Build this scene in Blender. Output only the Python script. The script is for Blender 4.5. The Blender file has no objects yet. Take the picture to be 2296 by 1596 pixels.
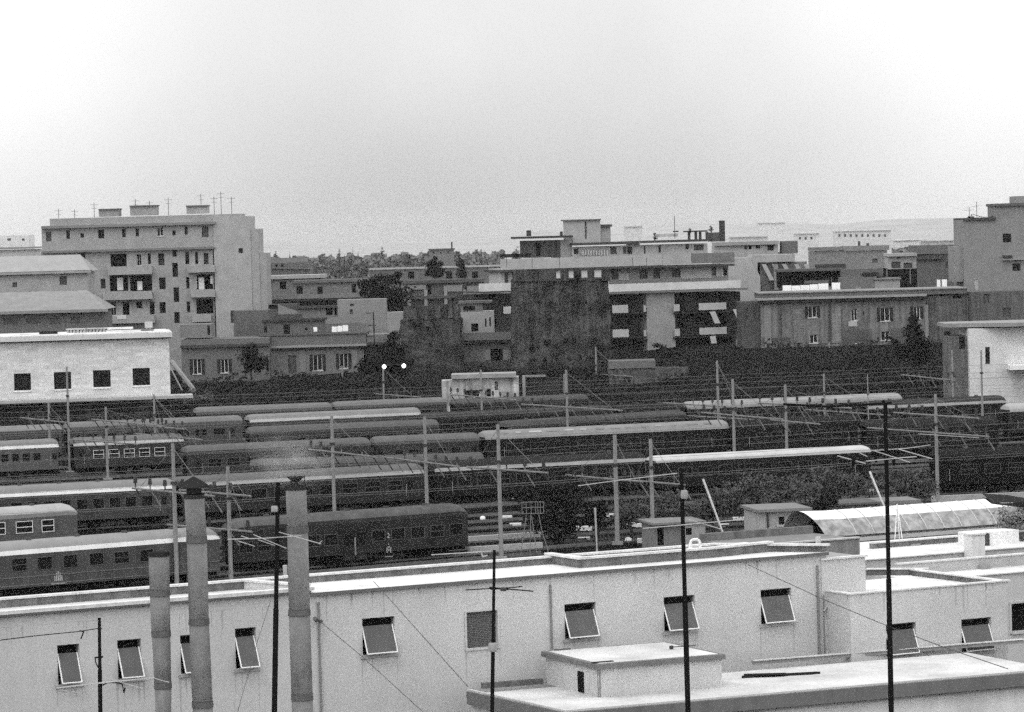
import bpy, bmesh, math, random
from mathutils import Vector, Matrix, noise
R = random.Random(7)
SC = bpy.context.scene
COL = SC.collection
rad = math.radians

# ------------------------------------------------------------------ camera, sky, sun, exposure
H = 26.0            # camera height above the rails
FPX = 8000.0        # focal length in units of the 2295-wide layout drawing
ROLL = math.atan(0.027)
PITCH = math.atan(281 / FPX)
cd = bpy.data.cameras.new('camera'); cam = bpy.data.objects.new('camera', cd); COL.objects.link(cam)
cd.sensor_width = 36; cd.lens = 36 * FPX / 2295.0; cd.clip_start = 1; cd.clip_end = 20000
fw = Vector((0, math.cos(PITCH), -math.sin(PITCH))); u0 = Vector((0, math.sin(PITCH), math.cos(PITCH))); r0 = Vector((1, 0, 0))
rt = r0 * math.cos(ROLL) - u0 * math.sin(ROLL); up = u0 * math.cos(ROLL) + r0 * math.sin(ROLL)
m = Matrix((rt, up, -fw)).transposed().to_4x4(); m.translation = Vector((0, 0, H)); cam.matrix_world = m
SC.camera = cam
EYE = Vector((0, 0, H))

SUN_EL, SUN_AZ = rad(52), rad(205)      # azimuth measured clockwise from +Y
world = bpy.data.worlds.new('World'); SC.world = world; world.use_nodes = True
nt = world.node_tree; nt.nodes.clear()
out = nt.nodes.new('ShaderNodeOutputWorld'); bg = nt.nodes.new('ShaderNodeBackground'); sky = nt.nodes.new('ShaderNodeTexSky')
sky.sky_type = 'NISHITA'; sky.sun_disc = False; sky.sun_elevation = SUN_EL; sky.sun_rotation = SUN_AZ
sky.air_density = 1.0; sky.dust_density = 6.0; sky.ozone_density = 1.0
bw = nt.nodes.new('ShaderNodeRGBToBW')
nt.links.new(sky.outputs[0], bw.inputs[0]); bg.inputs[1].default_value = 0.12
# overcast veil over the clear sky: pale cloud, dimmer in the murk near the horizon
def _n(tp, op=None, **k):
    n = nt.nodes.new(tp)
    if op: n.operation = op
    return n
def _m(op, a, b):
    n = _n('ShaderNodeMath', op)
    for i, v in enumerate((a, b)):
        if isinstance(v, (int, float)): n.inputs[i].default_value = v
        else: nt.links.new(v, n.inputs[i])
    return n.outputs[0]
def _r(src, a, b, c, d):
    n = _n('ShaderNodeMapRange'); n.interpolation_type = 'SMOOTHSTEP'
    for i, v in enumerate((a, b, c, d)): n.inputs[i + 1].default_value = v
    nt.links.new(src, n.inputs[0]); return n.outputs[0]
tc = _n('ShaderNodeTexCoord'); sx = _n('ShaderNodeSeparateXYZ'); nt.links.new(tc.outputs['Generated'], sx.inputs[0])
veil = _m('ADD', _r(sx.outputs[2], -0.01, 0.07, 4.7, 7.5), _r(sx.outputs[2], 0.08, 0.6, 0.0, 3.6))
side = _r(_m('ABSOLUTE', _m('ADD', sx.outputs[0], 0.01), 0), 0.04, 0.15, 0.0, 2.6)
cl = _n('ShaderNodeTexNoise'); cl.inputs['Scale'].default_value = 9; cl.inputs['Detail'].default_value = 4; nt.links.new(tc.outputs['Generated'], cl.inputs['Vector'])
tot = _m('ADD', _m('MULTIPLY', _m('ADD', veil, side), _r(cl.outputs[0], .3, .7, .93, 1.05)), _m('MULTIPLY', bw.outputs[0], 0.1))
nt.links.new(tot, bg.inputs[0])
nt.links.new(bg.outputs[0], out.inputs[0])
sl = bpy.data.lights.new('sun', 'SUN'); sl.energy = 0.55; sl.angle = rad(14); sl.color = (1, 1, 1)
so = bpy.data.objects.new('sun', sl); COL.objects.link(so)
sd = Vector((math.sin(SUN_AZ) * math.cos(SUN_EL), math.cos(SUN_AZ) * math.cos(SUN_EL), math.sin(SUN_EL)))
so.rotation_euler = sd.to_track_quat('Z', 'Y').to_euler(); so.location = (0, 0, 200)
SC.view_settings.view_transform = 'Standard'; SC.view_settings.look = 'None'
SC.view_settings.exposure = 0.0; SC.view_settings.gamma = 1
SC.render.engine = 'CYCLES'
SC.cycles.use_denoising = False
SC.cycles.max_bounces = 4; SC.cycles.volume_bounces = 1; SC.cycles.diffuse_bounces = 2; SC.cycles.glossy_bounces = 2
SC.cycles.use_adaptive_sampling = True; SC.cycles.adaptive_threshold = 0.06; SC.cycles.adaptive_min_samples = 20

# ------------------------------------------------------------------ layout helpers
ZM = {0: (1, 0, 0), 1: (.2749, 0, 405), 2: (.2749, 573.75, 506.25), 3: (.2749, 1080, 459), 4: (.3045, 1620, 418.5), 5: (.2749, 0, 810),
      6: (.2749, 573.75, 843.75), 7: (.2749, 1113.75, 810), 8: (.2902, 1653.75, 810), 9: (.2538, 0, 1190.7), 10: (.2749, 526.5, 1157),
      11: (.2749, 1080, 1157), 12: (.2749, 1687.5, 1157)}
def q(n, x, y):
    s, a, b = ZM[n]; return (a + s * x, b + s * y)
def ray(px, py):
    return fw + rt * ((px - 1147.5) / FPX) - up * ((py - 798) / FPX)
def PZ(px, py, z):          # the point at height z
    d = ray(px, py); return EYE + d * ((z - H) / d.z)
def PY(px, py, Y):          # the point at distance Y
    d = ray(px, py); return EYE + d * (Y / d.y)

def mat(name, v, var=.12, scale=.6, rough=.9, streak=0.0, bump=0.0, metal=0.0, fine=0.0, spec=0.0, grid=None):
    mm = bpy.data.materials.new(name); mm.use_nodes = True; t = mm.node_tree; b = t.nodes['Principled BSDF']
    b.inputs['Roughness'].default_value = rough; b.inputs['Metallic'].default_value = metal
    b.inputs['Specular IOR Level'].default_value = spec
    L = t.links.new
    tc = t.nodes.new('ShaderNodeTexCoord')
    n = t.nodes.new('ShaderNodeTexNoise'); n.inputs['Scale'].default_value = scale; n.inputs['Detail'].default_value = 6; n.inputs['Roughness'].default_value = .62
    L(tc.outputs['Object'], n.inputs['Vector'])
    mr = t.nodes.new('ShaderNodeMapRange'); mr.inputs[1].default_value = .3; mr.inputs[2].default_value = .7
    mr.inputs[3].default_value = max(0, v * (1 - var)); mr.inputs[4].default_value = v * (1 + var)
    L(n.outputs[0], mr.inputs[0]); last = mr.outputs[0]
    def mul(src, lo, hi, a=.35, z=.65):
        nonlocal last
        r = t.nodes.new('ShaderNodeMapRange'); r.inputs[1].default_value = a; r.inputs[2].default_value = z; r.inputs[3].default_value = lo; r.inputs[4].default_value = hi
        L(src, r.inputs[0]); k = t.nodes.new('ShaderNodeMath'); k.operation = 'MULTIPLY'; L(last, k.inputs[0]); L(r.outputs[0], k.inputs[1]); last = k.outputs[0]
    if streak:
        mp = t.nodes.new('ShaderNodeMapping'); mp.inputs['Scale'].default_value = (2.2, 2.2, .12); L(tc.outputs['Object'], mp.inputs[0])
        n2 = t.nodes.new('ShaderNodeTexNoise'); n2.inputs['Scale'].default_value = 1.0; n2.inputs['Detail'].default_value = 5; L(mp.outputs[0], n2.inputs['Vector'])
        mul(n2.outputs[0], 1 - streak, 1 + streak * .3)
    if fine:
        n3 = t.nodes.new('ShaderNodeTexNoise'); n3.inputs['Scale'].default_value = 9; n3.inputs['Detail'].default_value = 3; L(tc.outputs['Object'], n3.inputs['Vector'])
        mul(n3.outputs[0], 1 - fine, 1 + fine)
    if grid:                # courses of blocks or rows of tiles: (width, height, mortar, depth of tone)
        bk = t.nodes.new('ShaderNodeTexBrick'); bk.inputs['Scale'].default_value = 1; bk.inputs['Brick Width'].default_value = grid[0]; bk.inputs['Row Height'].default_value = grid[1]
        bk.inputs['Mortar Size'].default_value = grid[2]; bk.inputs['Color1'].default_value = (1, 1, 1, 1); bk.inputs['Color2'].default_value = (.8, .8, .8, 1); bk.inputs['Mortar'].default_value = (grid[3],) * 3 + (1,)
        sx = t.nodes.new('ShaderNodeSeparateXYZ'); cx = t.nodes.new('ShaderNodeCombineXYZ'); L(tc.outputs['Object'], sx.inputs[0]); L(sx.outputs[0], cx.inputs[0]); L(sx.outputs[2], cx.inputs[1])
        L(cx.outputs[0], bk.inputs['Vector']); mul(bk.outputs[0], 0, 1, 0, 1)
    L(last, b.inputs['Base Color'])
    if bump:
        bp = t.nodes.new('ShaderNodeBump'); bp.inputs['Strength'].default_value = .6; bp.inputs['Distance'].default_value = bump
        n4 = t.nodes.new('ShaderNodeTexNoise'); n4.inputs['Scale'].default_value = 3; n4.inputs['Detail'].default_value = 6; L(tc.outputs['Object'], n4.inputs['Vector'])
        L(n4.outputs[0], bp.inputs['Height']); L(bp.outputs[0], b.inputs['Normal'])
    return mm

MT = dict(
    plaster=mat('near_plaster', .53, .09, .3, streak=.03, fine=.05),
    whiteroof=mat('white_roof', .62, .14, .6, fine=.08, streak=0),
    cap=mat('white_coping', .60, .16, 1.6, fine=.1),
    inner=mat('dark_parapet', .17, .25, 1.5, streak=.3),
    fascia=mat('grey_fascia', .17, .10, 1.0, streak=.1),
    terr=mat('terrace_floor', .52, .24, .3, fine=.1),
    boxwall=mat('box_wall', .50, .10, .5, streak=.05, fine=.05),
    hole=mat('dark_interior', .012, .1),
    glass=mat('dark_glass', .010, .3, 1.5, rough=.3, spec=.15),
    greypane=mat('grey_pane', .115, .12, 1.2, rough=.5),
    white=mat('white_paint', .8, .05),
    black=mat('black_metal', .010, .2, rough=.6),
    alu=mat('aluminium', .36, .15, 3, rough=.6, metal=.1),
    flue=mat('fibre_cement', .175, .25, 2.2, streak=.15, fine=.08),
    collar=mat('flue_collar', .09, .2, 4),
    soot=mat('sooty_metal', .025, .3, 3),
    conc=mat('pole_concrete', .27, .12, 1.5, streak=.15),
    beam=mat('beam_steel', .2, .15, 1),
    wire=mat('wire_metal', .20, .1),
    insul=mat('insulator', .05, .2),
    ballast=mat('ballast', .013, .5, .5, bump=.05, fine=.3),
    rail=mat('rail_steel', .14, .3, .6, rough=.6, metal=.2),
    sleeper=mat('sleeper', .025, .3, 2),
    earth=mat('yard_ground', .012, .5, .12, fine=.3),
    leaf=mat('leaf_dark', .022, .55, .7),
    leafm=mat('leaf_mid', .095, .55, .7),
    leaff=mat('leaf_far', .17, .25, .3),  # far foliage paled, distance haze put into the colour
    leaffd=mat('leaf_far_dark', .14, .25, .3),  # darker step of the haze-paled foliage colour
    bark=mat('bark', .04, .3, 3),
    tufa=mat('old_brick', .056, 1.1, .30, streak=.45, fine=.6, bump=.15),
    tufa2=mat('old_brick_pale', .068, .45, .4, streak=.35, fine=.3, bump=.1),
    w1=mat('wall_light', .52, .08, .3, streak=.15), w2=mat('wall_mid', .34, .1, .3, streak=.2), w3=mat('wall_grey', .22, .12, .3, streak=.2),
    w4=mat('wall_dark', .12, .2, .4, streak=.3), w5=mat('wall_white', .75, .06, .3, streak=.12), dk=mat('wall_recess_shade', .045, .25, .4),  # dk: shade of the recessed balcony storeys put into the wall colour
    stone=mat('stone_ashlar', .25, .2, .35, streak=.3, grid=(1.1, .42, .03, .6)),
    patch=mat('flaking_plaster', .42, .55, .55, streak=.35),
    freight=mat('freight_wall', .66, .10, .35, streak=0, fine=.08, grid=(1.6, .45, .02, .8)),
    tile=mat('roof_tile', .22, .2, .4, grid=(.5, .35, .06, .6)),
    shut=mat('shutter_dark', .03, .2, 2), shutg=mat('shutter_grey', .085, .2, 2),
    sheet=mat('white_cloth', .92, .02), awn=mat('awning', .06, .2),
    platform=mat('platform_edge', .38, .15, .6), lamp=None,
    crest=mat('pale_marking', .45, .05),
)
def lampmat():
    mm = bpy.data.materials.new('lit_lamp'); mm.use_nodes = True; b = mm.node_tree.nodes['Principled BSDF']
    b.inputs['Emission Color'].default_value = (1, 1, 1, 1); b.inputs['Emission Strength'].default_value = 3; return mm
MT['lamp'] = lampmat()
_tc = {}
def tone(v, **k):
    key = (round(v, 3), tuple(sorted(k.items())))
    if key not in _tc: _tc[key] = mat('paint_tone', v, **k)
    return _tc[key]
def M_(m):
    return MT[m] if isinstance(m, str) else (tone(m) if isinstance(m, (int, float)) else m)

class BM:
    def __init__(s): s.v = []; s.f = []
    def face(s, pts):
        i = len(s.v); s.v += [tuple(p) for p in pts]; s.f.append(tuple(range(i, i + len(pts))))
    def box(s, x0, x1, y0, y1, z0, z1):
        i = len(s.v)
        s.v += [(x0, y0, z0), (x1, y0, z0), (x1, y1, z0), (x0, y1, z0), (x0, y0, z1), (x1, y0, z1), (x1, y1, z1), (x0, y1, z1)]
        s.f += [tuple(i + k for k in f) for f in ((0, 3, 2, 1), (4, 5, 6, 7), (0, 1, 5, 4), (1, 2, 6, 5), (2, 3, 7, 6), (3, 0, 4, 7))]; return s
    def prism(s, pts, z0, z1):
        n = len(pts); i = len(s.v); s.v += [(p[0], p[1], z0) for p in pts] + [(p[0], p[1], z1) for p in pts]
        s.f += [tuple(i + k for k in reversed(range(n))), tuple(i + n + k for k in range(n))] + [(i + k, i + (k + 1) % n, i + n + (k + 1) % n, i + n + k) for k in range(n)]; return s
    def tube(s, a, b, r0, r1=None, seg=7, caps=True):
        r1 = r0 if r1 is None else r1; a = Vector(a); b = Vector(b); d = (b - a)
        if d.length < 1e-6: return s
        d.normalize(); e = d.orthogonal().normalized(); f = d.cross(e); i = len(s.v)
        for c, r in ((a, r0), (b, r1)):
            for k in range(seg):
                t = 2 * math.pi * k / seg; s.v.append(tuple(c + e * (r * math.cos(t)) + f * (r * math.sin(t))))
        s.f += [(i + k, i + (k + 1) % seg, i + seg + (k + 1) % seg, i + seg + k) for k in range(seg)]
        if caps: s.f += [tuple(i + k for k in reversed(range(seg))), tuple(i + seg + k for k in range(seg))]
        return s
    def lathe(s, c, prof, seg=20):
        i = len(s.v)
        for r, z in prof:
            for k in range(seg):
                t = 2 * math.pi * k / seg; s.v.append((c[0] + r * math.cos(t), c[1] + r * math.sin(t), c[2] + z))
        for j in range(len(prof) - 1):
            s.f += [(i + j * seg + k, i + j * seg + (k + 1) % seg, i + (j + 1) * seg + (k + 1) % seg, i + (j + 1) * seg + k) for k in range(seg)]
        s.f += [tuple(i + k for k in reversed(range(seg))), tuple(i + (len(prof) - 1) * seg + k for k in range(seg))]; return s
    def grid(s, x0, x1, z0, z1, holes, y=0.0, depth=.2):   # a wall face with real openings and their reveals
        xs = sorted({x0, x1, *[h[0] for h in holes], *[h[1] for h in holes]}); zs = sorted({z0, z1, *[h[2] for h in holes], *[h[3] for h in holes]})
        xs = [x for x in xs if x0 <= x <= x1]; zs = [z for z in zs if z0 <= z <= z1]
        for a, b in zip(xs, xs[1:]):
            for c, d in zip(zs, zs[1:]):
                mx, mz = (a + b) / 2, (c + d) / 2
                if not any(h[0] < mx < h[1] and h[2] < mz < h[3] for h in holes):
                    s.face([(a, y, c), (b, y, c), (b, y, d), (a, y, d)])
        for a, b, c, d in holes:
            Y = y + depth
            s.face([(a, y, c), (a, y, d), (a, Y, d), (a, Y, c)]); s.face([(b, y, c), (b, Y, c), (b, Y, d), (b, y, d)])
            s.face([(a, y, d), (b, y, d), (b, Y, d), (a, Y, d)]); s.face([(a, y, c), (a, Y, c), (b, Y, c), (b, y, c)])
        return s
    def body(s, x0, x1, y0, y1, z0, z1, holes, depth=.2):  # a block whose front has openings
        s.grid(x0, x1, z0, z1, holes, y0, depth); i = len(s.v)
        s.v += [(x0, y0, z0), (x1, y0, z0), (x1, y1, z0), (x0, y1, z0), (x0, y0, z1), (x1, y0, z1), (x1, y1, z1), (x0, y1, z1)]
        s.f += [tuple(i + k for k in f) for f in ((0, 3, 2, 1), (4, 5, 6, 7), (1, 2, 6, 5), (2, 3, 7, 6), (3, 0, 4, 7))]; return s

def link(name, bm, m, parent=None, smooth=False):
    me = bpy.data.meshes.new(name); me.from_pydata(bm.v, [], bm.f); me.update()
    if smooth:
        me.polygons.foreach_set('use_smooth', [True] * len(me.polygons))
    me.materials.append(M_(m)); o = bpy.data.objects.new(name, me); COL.objects.link(o)
    if parent is not None: o.parent = parent
    return o
def tag(o, label=None, cat=None, group=None, kind=None):
    for k, v in (('label', label), ('category', cat), ('group', group), ('kind', kind)):
        if v: o[k] = v
    return o
def thing(name, label, cat, loc=(0, 0, 0), rz=0, group=None):
    o = bpy.data.objects.new(name, None); COL.objects.link(o); o.location = loc; o.rotation_euler = (0, 0, rz); o.empty_display_size = .5
    return tag(o, label, cat, group)
def copy_tree(o, parent=None):
    c = o.copy(); COL.objects.link(c)
    if parent is not None: c.parent = parent
    for ch in list(o.children): copy_tree(ch, c)
    return c

class Fr:
    """A thing with a vertical front plane: origin on the plane, local x to the right, local y away from the viewer, z world height - base."""
    def __init__(s, name, label, cat, px, py, Y, rot=0, base=0.0, group=None):
        p = PY(px, py, Y); s.o = Vector((p.x, p.y, base)); s.a = rad(rot); s.base = base
        s.e = thing(name, label, cat, s.o, s.a, group); s.name = name
    def uv(s, px, py, off=0.0):      # layout point -> (x, z) on the plane `off` metres in front
        d = ray(px, py); ca, sa = math.cos(s.a), math.sin(s.a); n = Vector((-sa, ca, 0)); o = s.o - n * off
        t = (o - EYE).dot(n) / d.dot(n); p = EYE + d * t - o
        return (p.x * ca + p.y * sa, p.z + 0.0)
    def rc(s, n, x0, y0, x1, y1, off=0.0):   # rectangle in a layout view -> x0,x1,z0,z1
        a = s.uv(*q(n, x0, (y0 + y1) / 2), off); b = s.uv(*q(n, x1, (y0 + y1) / 2), off); mx = (x0 + x1) / 2
        t = s.uv(*q(n, mx, y0), off)[1]; c = s.uv(*q(n, mx, y1), off)[1]
        return a[0], b[0], c, t
    def part(s, name, bm, m, parent=None, smooth=False):
        return link(name, bm, m, parent or s.e, smooth)
    def block(s, n, r, depth, m, wins=(), y0=0.0, down=None, reveal=.25, name='wall', winmat='glass'):
        x0, x1, z0, z1 = s.rc(n, *r, -y0)
        if down is not None: z0 = down - s.base if down > -900 else 0
        hs = []
        for w in wins:
            a, b, c, d = s.rc(n, *w[:4], -y0); a = max(a, x0 + .05); b = min(b, x1 - .05); c = max(c, z0 + .05); d = min(d, z1 - .05)
            if b > a and d > c: hs.append((a, b, c, d, w[4] if len(w) > 4 else 'd'))
        bm = BM(); bm.body(x0, x1, y0, y0 + depth, z0, z1, [h[:4] for h in hs], reveal); o = s.part(name, bm, m)
        for h in hs: s.window(h, y0, reveal, winmat)
        return x0, x1, z0, z1
    def window(s, h, y0, rev, winmat='glass'):
        a, b, c, d, st = h; y = y0 + rev - .04
        pane = s.part('window', BM().box(a, b, y, y + .08, c, d), {'g': 'shutg', 'l': 'greypane', 'k': 'hole'}.get(st, winmat))
        if st in 's1' or st == 'f':
            fr = BM(); w = .07; yy = y - .05
            for (x_, X_) in ((a, a + w), (b - w, b), ((a + b) / 2 - w / 2, (a + b) / 2 + w / 2)): fr.box(x_, X_, yy, y - .002, c, d)
            fr.box(a + w, (a + b) / 2 - w / 2, yy + .01, y - .002, d - w, d); fr.box((a + b) / 2 + w / 2, b - w, yy + .01, y - .002, c, c + w)
            s.part('window_frame', fr, 'white', pane)
            s.part('sill', BM().box(a - .12, b + .12, y0 - .12, y0 - .003, c - .14, c), 'w1', pane)
        if st == 's':
            for (x_, X_) in ((a - .48, a - .02), (b + .02, b + .48)): s.part('shutter', BM().box(x_, X_, y0 - .07, y0 - .003, c - .05, d + .03), 'shut')
    def box(s, n, r, y0, y1, m, name='ledge', parent=None):
        x0, x1, z0, z1 = s.rc(n, *r, -y0); return s.part(name, BM().box(x0, x1, y0, y1, z0, z1), m, parent)

# ------------------------------------------------------------------ ground and hills
def ground():
    ys = [-60, 60, 150, 200, 250, 300, 350, 400, 450, 470, 478, 482, 486, 490, 494, 498, 502, 508, 520, 560, 620, 700, 850, 1100, 1500, 2200, 3500, 6000, 9000]
    xs = [-3500, -1500, -600, -300, -150] + [-110 + 4 * i for i in range(56)] + [150, 300, 600, 1500, 3500]
    bm = BM()
    for y in ys:
        for x in xs: bm.v.append((x, y, gz(x, y)))
    n = len(xs)
    for j in range(len(ys) - 1):
        for i in range(n - 1): bm.f.append((j * n + i, j * n + i + 1, (j + 1) * n + i + 1, (j + 1) * n + i))
    return bm
def sm(t): t = max(0, min(1, t)); return t * t * (3 - 2 * t)
def gz(x, y):
    crest = 6.2 + 1.7 * sm((x - 8) / 25) - .8 * sm((-x - 20) / 20)
    w = .5 * math.sin(x * .31) + .3 * math.sin(x * .83 + 2)
    return crest * sm((y + w - 476) / 26)
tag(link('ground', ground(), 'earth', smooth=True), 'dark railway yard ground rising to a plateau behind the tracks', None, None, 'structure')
cg = BM(); cy = [620, 900, 1400, 2400, 4200, 8900]; cx = [-3400, 3400]
for y in cy:
    for x in cx: cg.v.append((x, y, 7.9 if y < 700 else 8.05))
for j in range(5): cg.f.append((2 * j, 2 * j + 1, 2 * j + 3, 2 * j + 2))
tag(link('city_ground', cg, mat('far_roofs_haze', .34, .2, .01, fine=.1)), 'pale hazy city ground far beyond the roofs', None, None, 'structure')  # pale roofs tone, raised so it also holds the distance haze
bm = BM(); hx = [-1800 + 60 * i for i in range(61)]
for j, (yy, hh) in enumerate(((4200, 7), (4600, 1.0), (5200, .75), (6200, .1))):
    for x in hx:
        e = 17 + 5 * math.sin(x * .004 + 1) + 4 * math.sin(x * .013) + 2 * math.sin(x * .041) + (8 if x > 200 else 0)
        bm.v.append((x, yy, 7 if j == 0 else e * hh))
n = len(hx)
for j in range(3):
    for i in range(n - 1): bm.f.append((j * n + i, j * n + i + 1, (j + 1) * n + i + 1, (j + 1) * n + i))
tag(link('hills', bm, mat('hill_haze', .34, .15, .02), smooth=True), 'low hazy hills along the horizon', None, None, 'structure')  # hill colour lightened to carry the haze of distance

# ------------------------------------------------------------------ railway tracks
def track(A, B, ext0=60, ext1=60):
    A = Vector(A); B = Vector(B); d = (B - A); d.z = 0; d.normalize(); A = A - d * ext0; B = B + d * ext1; L = (B - A).length; ang = math.atan2(d.y, d.x)
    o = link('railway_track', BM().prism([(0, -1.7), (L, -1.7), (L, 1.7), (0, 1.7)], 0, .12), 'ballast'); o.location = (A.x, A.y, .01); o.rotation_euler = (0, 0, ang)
    tag(o, 'pair of rails on dark ballast crossing the yard', None, 'tracks of the yard', 'structure')
    s = BM()
    for k in range(int(L / .75)): s.box(k * .75, k * .75 + .26, -1.3, 1.3, .122, .17)
    link('sleepers', s, 'sleeper', o)['kind'] = 'stuff'
    for t in (-.75, .75): link('rail', BM().box(0, L, t - .04, t + .04, .174, .32), 'rail', o)
ENDS = []
for (X0, Y0, sl_) in ((0, 262, .47), (0, 268, .47), (0, 274, .46), (0, 292, .46), (0, 298, .45), (0, 304, .45), (0, 311, .44), (0, 318, .42), (0, 325, .41), (0, 352, .38), (0, 358, .37), (0, 366, .36), (0, 374, .36),
                      (0, 398, .34), (0, 406, .33), (0, 415, .32), (0, 425, .31)):
    track((X0 - 60, Y0 - 60 * sl_, 0), (X0 + 70, Y0 + 70 * sl_, 0), 10, 10)

# ------------------------------------------------------------------ railway coaches
def arc(y0, y1, z0, z1, n=9):
    ym, hw = (y0 + y1) / 2, (y1 - y0) / 2
    return [(ym - hw * math.cos(math.pi * k / (n - 1)) if 0 < k < n - 1 else (y0 if k == 0 else y1), z0 + (z1 - z0) * math.sin(math.pi * k / (n - 1)) ** .75) for k in range(n)]
def coach(label, eL, eR, roof, cove, body, nwin=8, winmat='glass', frames=False, stripe=None, flat=0, group='railway coaches standing in the yard', wins=None, dome=True, name='railway_coach', cat='railway coach', doors=(.06, .94), patches=0, seed=0, mk_track=True, eh=3.5, vents=True):
    ze = eh
    a = PZ(*eL, ze); b = PZ(*eR, ze); d = b - a; d.z = 0; L = d.length; ang = math.atan2(d.y, d.x); d.normalize(); nrm = Vector((-d.y, d.x, 0))
    o = a + nrm * 1.42; o.z = .33
    t = thing(name, label, cat, o, ang, group)
    if mk_track: track((o.x, o.y, 0), (o.x + d.x * L, o.y + d.y * L, 0), 30, 30)
    y0, y1, zb, z = -1.42, 1.42, .75, ze - .33
    rr = random.Random(seed + int(L * 10))
    hs = []; dr = []
    def at(px, py):     # layout point on the near side -> local x,z
        dd = ray(px, py); pl = a; tt = (pl - EYE).dot(nrm) / dd.dot(nrm); p = EYE + dd * tt - a; return p.dot(d), p.z + ze - .33
    if wins is None:
        w0 = 1.9; sp = (L - 3.8) / nwin
        for k in range(nwin): hs.append((w0 + sp * (k + .5) - sp * .32, w0 + sp * (k + .5) + sp * .32, 1.75, 2.62))
        for f in doors: dr.append((L * f - .35, L * f + .35, .78, 2.75))
    else:
        for w in wins:
            x_, z_ = at(*q(w[0], w[1], w[4])); X_, Z_ = at(*q(w[0], w[3], w[2])); xm0, _ = at(*q(w[0], w[1], w[2])); (dr if w[5:] else hs).append((x_, X_, z_, max(Z_, z_ + .2)))
    bmb = BM().body(.12, L - .12, y0, y1, zb, z, [h for h in hs] + dr, .07); bo = link('body', bmb, body, t)
    for h in hs:
        p = link('window', BM().box(h[0], h[1], y0 + .05, y0 + .1, h[2], h[3]), winmat, t)
        f = BM(); w = .05; k = 'white' if frames else tone(.10)
        f.box(h[0] - w, h[1] + w, y0 - .03, y0 - .002, h[3], h[3] + w); f.box(h[0] - w, h[1] + w, y0 - .03, y0 - .002, h[2] - w, h[2])
        f.box(h[0] - w, h[0], y0 - .03, y0 - .002, h[2], h[3]); f.box(h[1], h[1] + w, y0 - .03, y0 - .002, h[2], h[3])
        if frames or rr.random() < .35: f.box(h[0], h[1], y0 - .02, y0 + .048, (h[2] + h[3]) / 2 - .025, (h[2] + h[3]) / 2 + .025)
        link('window_frame', f, k, p)
    for h in dr:
        p = link('door', BM().box(h[0], h[1], y0 + .04, y0 + .1, h[2], h[3]), body, t)
        link('door_pane', BM().box(h[0] + .12, h[1] - .12, y0 + .025, y0 + .038, h[3] - 1.1, h[3] - .2), 'glass', p)
        for xh in ((h[1] + .05,) if h is dr[0] else (h[0] - .09,)): link('handrail', BM().tube((xh, y0 - .05, h[2] + .4), (xh, y0 - .05, h[3] - .5), .018), 'crest', p)
    # gutter panel, roof
    pts = arc(y0 - .02, y1 + .02, z, 4.42 - .33 - flat, 13); secs = [(0, .35), (.12, .6), (.4, .85), (.9, 1.0)] if wins is not None else [(0, .72), (.1, .86), (.35, .97), (.7, 1.0)] if dome else [(0, 1), (.05, 1)]
    xs = [(x, s_) for x, s_ in secs] + [(L - x, s_) for x, s_ in reversed(secs)]
    def shell(lo, hi):
        bm = BM()
        for x, s_ in xs:
            for (yy, zz) in pts[lo:hi + 1]: bm.v.append((x, yy * (.82 + .18 * s_), z + (zz - z) * s_))
        n = hi - lo + 1
        for j in range(len(xs) - 1):
            for i in range(n - 1): bm.f.append((j * n + i, (j + 1) * n + i, (j + 1) * n + i + 1, j * n + i + 1))
        if lo == 1: bm.f += [tuple(range(n)), tuple((len(xs) - 1) * n + k for k in reversed(range(n)))]
        return bm
    link('roof', shell(1, 11), roof, t, True); link('gutter_panel', shell(0, 1), cove, t, True); link('gutter_panel', shell(11, 12), cove, t, True)
    if patches:
        zt = pts[5]
        for k in range(patches):
            x = .8 + (L - 2.2) * (k + rr.random() * .5) / patches; w = .5 + rr.random() * 1.3
            p4, p5 = pts[2], pts[3]
            bm = BM(); bm.face([(x, p4[0] - .02, p4[1] + .03), (x + w, p4[0] - .02, p4[1] + .03), (x + w, p5[0] - .01, p5[1] + .03), (x, p5[0] - .01, p5[1] + .03)]); link('roof_patch', bm, tone(.12 + .3 * rr.random()), t)
    if vents:
        top = pts[6][1]
        for k in range(max(2, int(L / 4))):
            x = 1.5 + (L - 3) * (k + .5) / max(2, int(L / 4)); link('roof_vent', BM().box(x - .18, x + .18, -.28, .02, top - .03, top + .14), tone(.09), t)
    if stripe is not None:
        link('trim_strip', BM().box(.2, L - .2, y0 - .03, y0 - .003, 1.5, 1.56), stripe, t); link('trim_strip', BM().box(.2, L - .2, y0 - .03, y0 - .003, .9, .95), stripe, t)
    link('underframe', BM().box(.3, L - .3, -1.2, 1.2, .45, zb - .003).box(L * .38, L * .48, -1.25, -.5, .0, .45).box(L * .54, L * .6, -1.2, -.6, .05, .45), 'black', t)
    for xc in (L * .16, L * .84):
        bg_ = link('bogie', BM().box(xc - 1.5, xc + 1.5, -1.15, 1.15, .25, .44), 'black', t)
        for xx in (xc - 1.0, xc + 1.0):
            for yy in (-.8, .74): link('wheel', BM().tube((xx, yy, .45 - .0), (xx, yy + .1, .45), .43, seg=16), 'insul', bg_)
    for xe, sg in ((0, -1), (L, 1)):
        link('gangway', BM().box(min(xe + sg * .0, xe - sg * .12), max(xe + sg * .0, xe - sg * .12), -.6, .6, zb, z - .1), 'black', t)
    return t, at, L, y0

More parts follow.
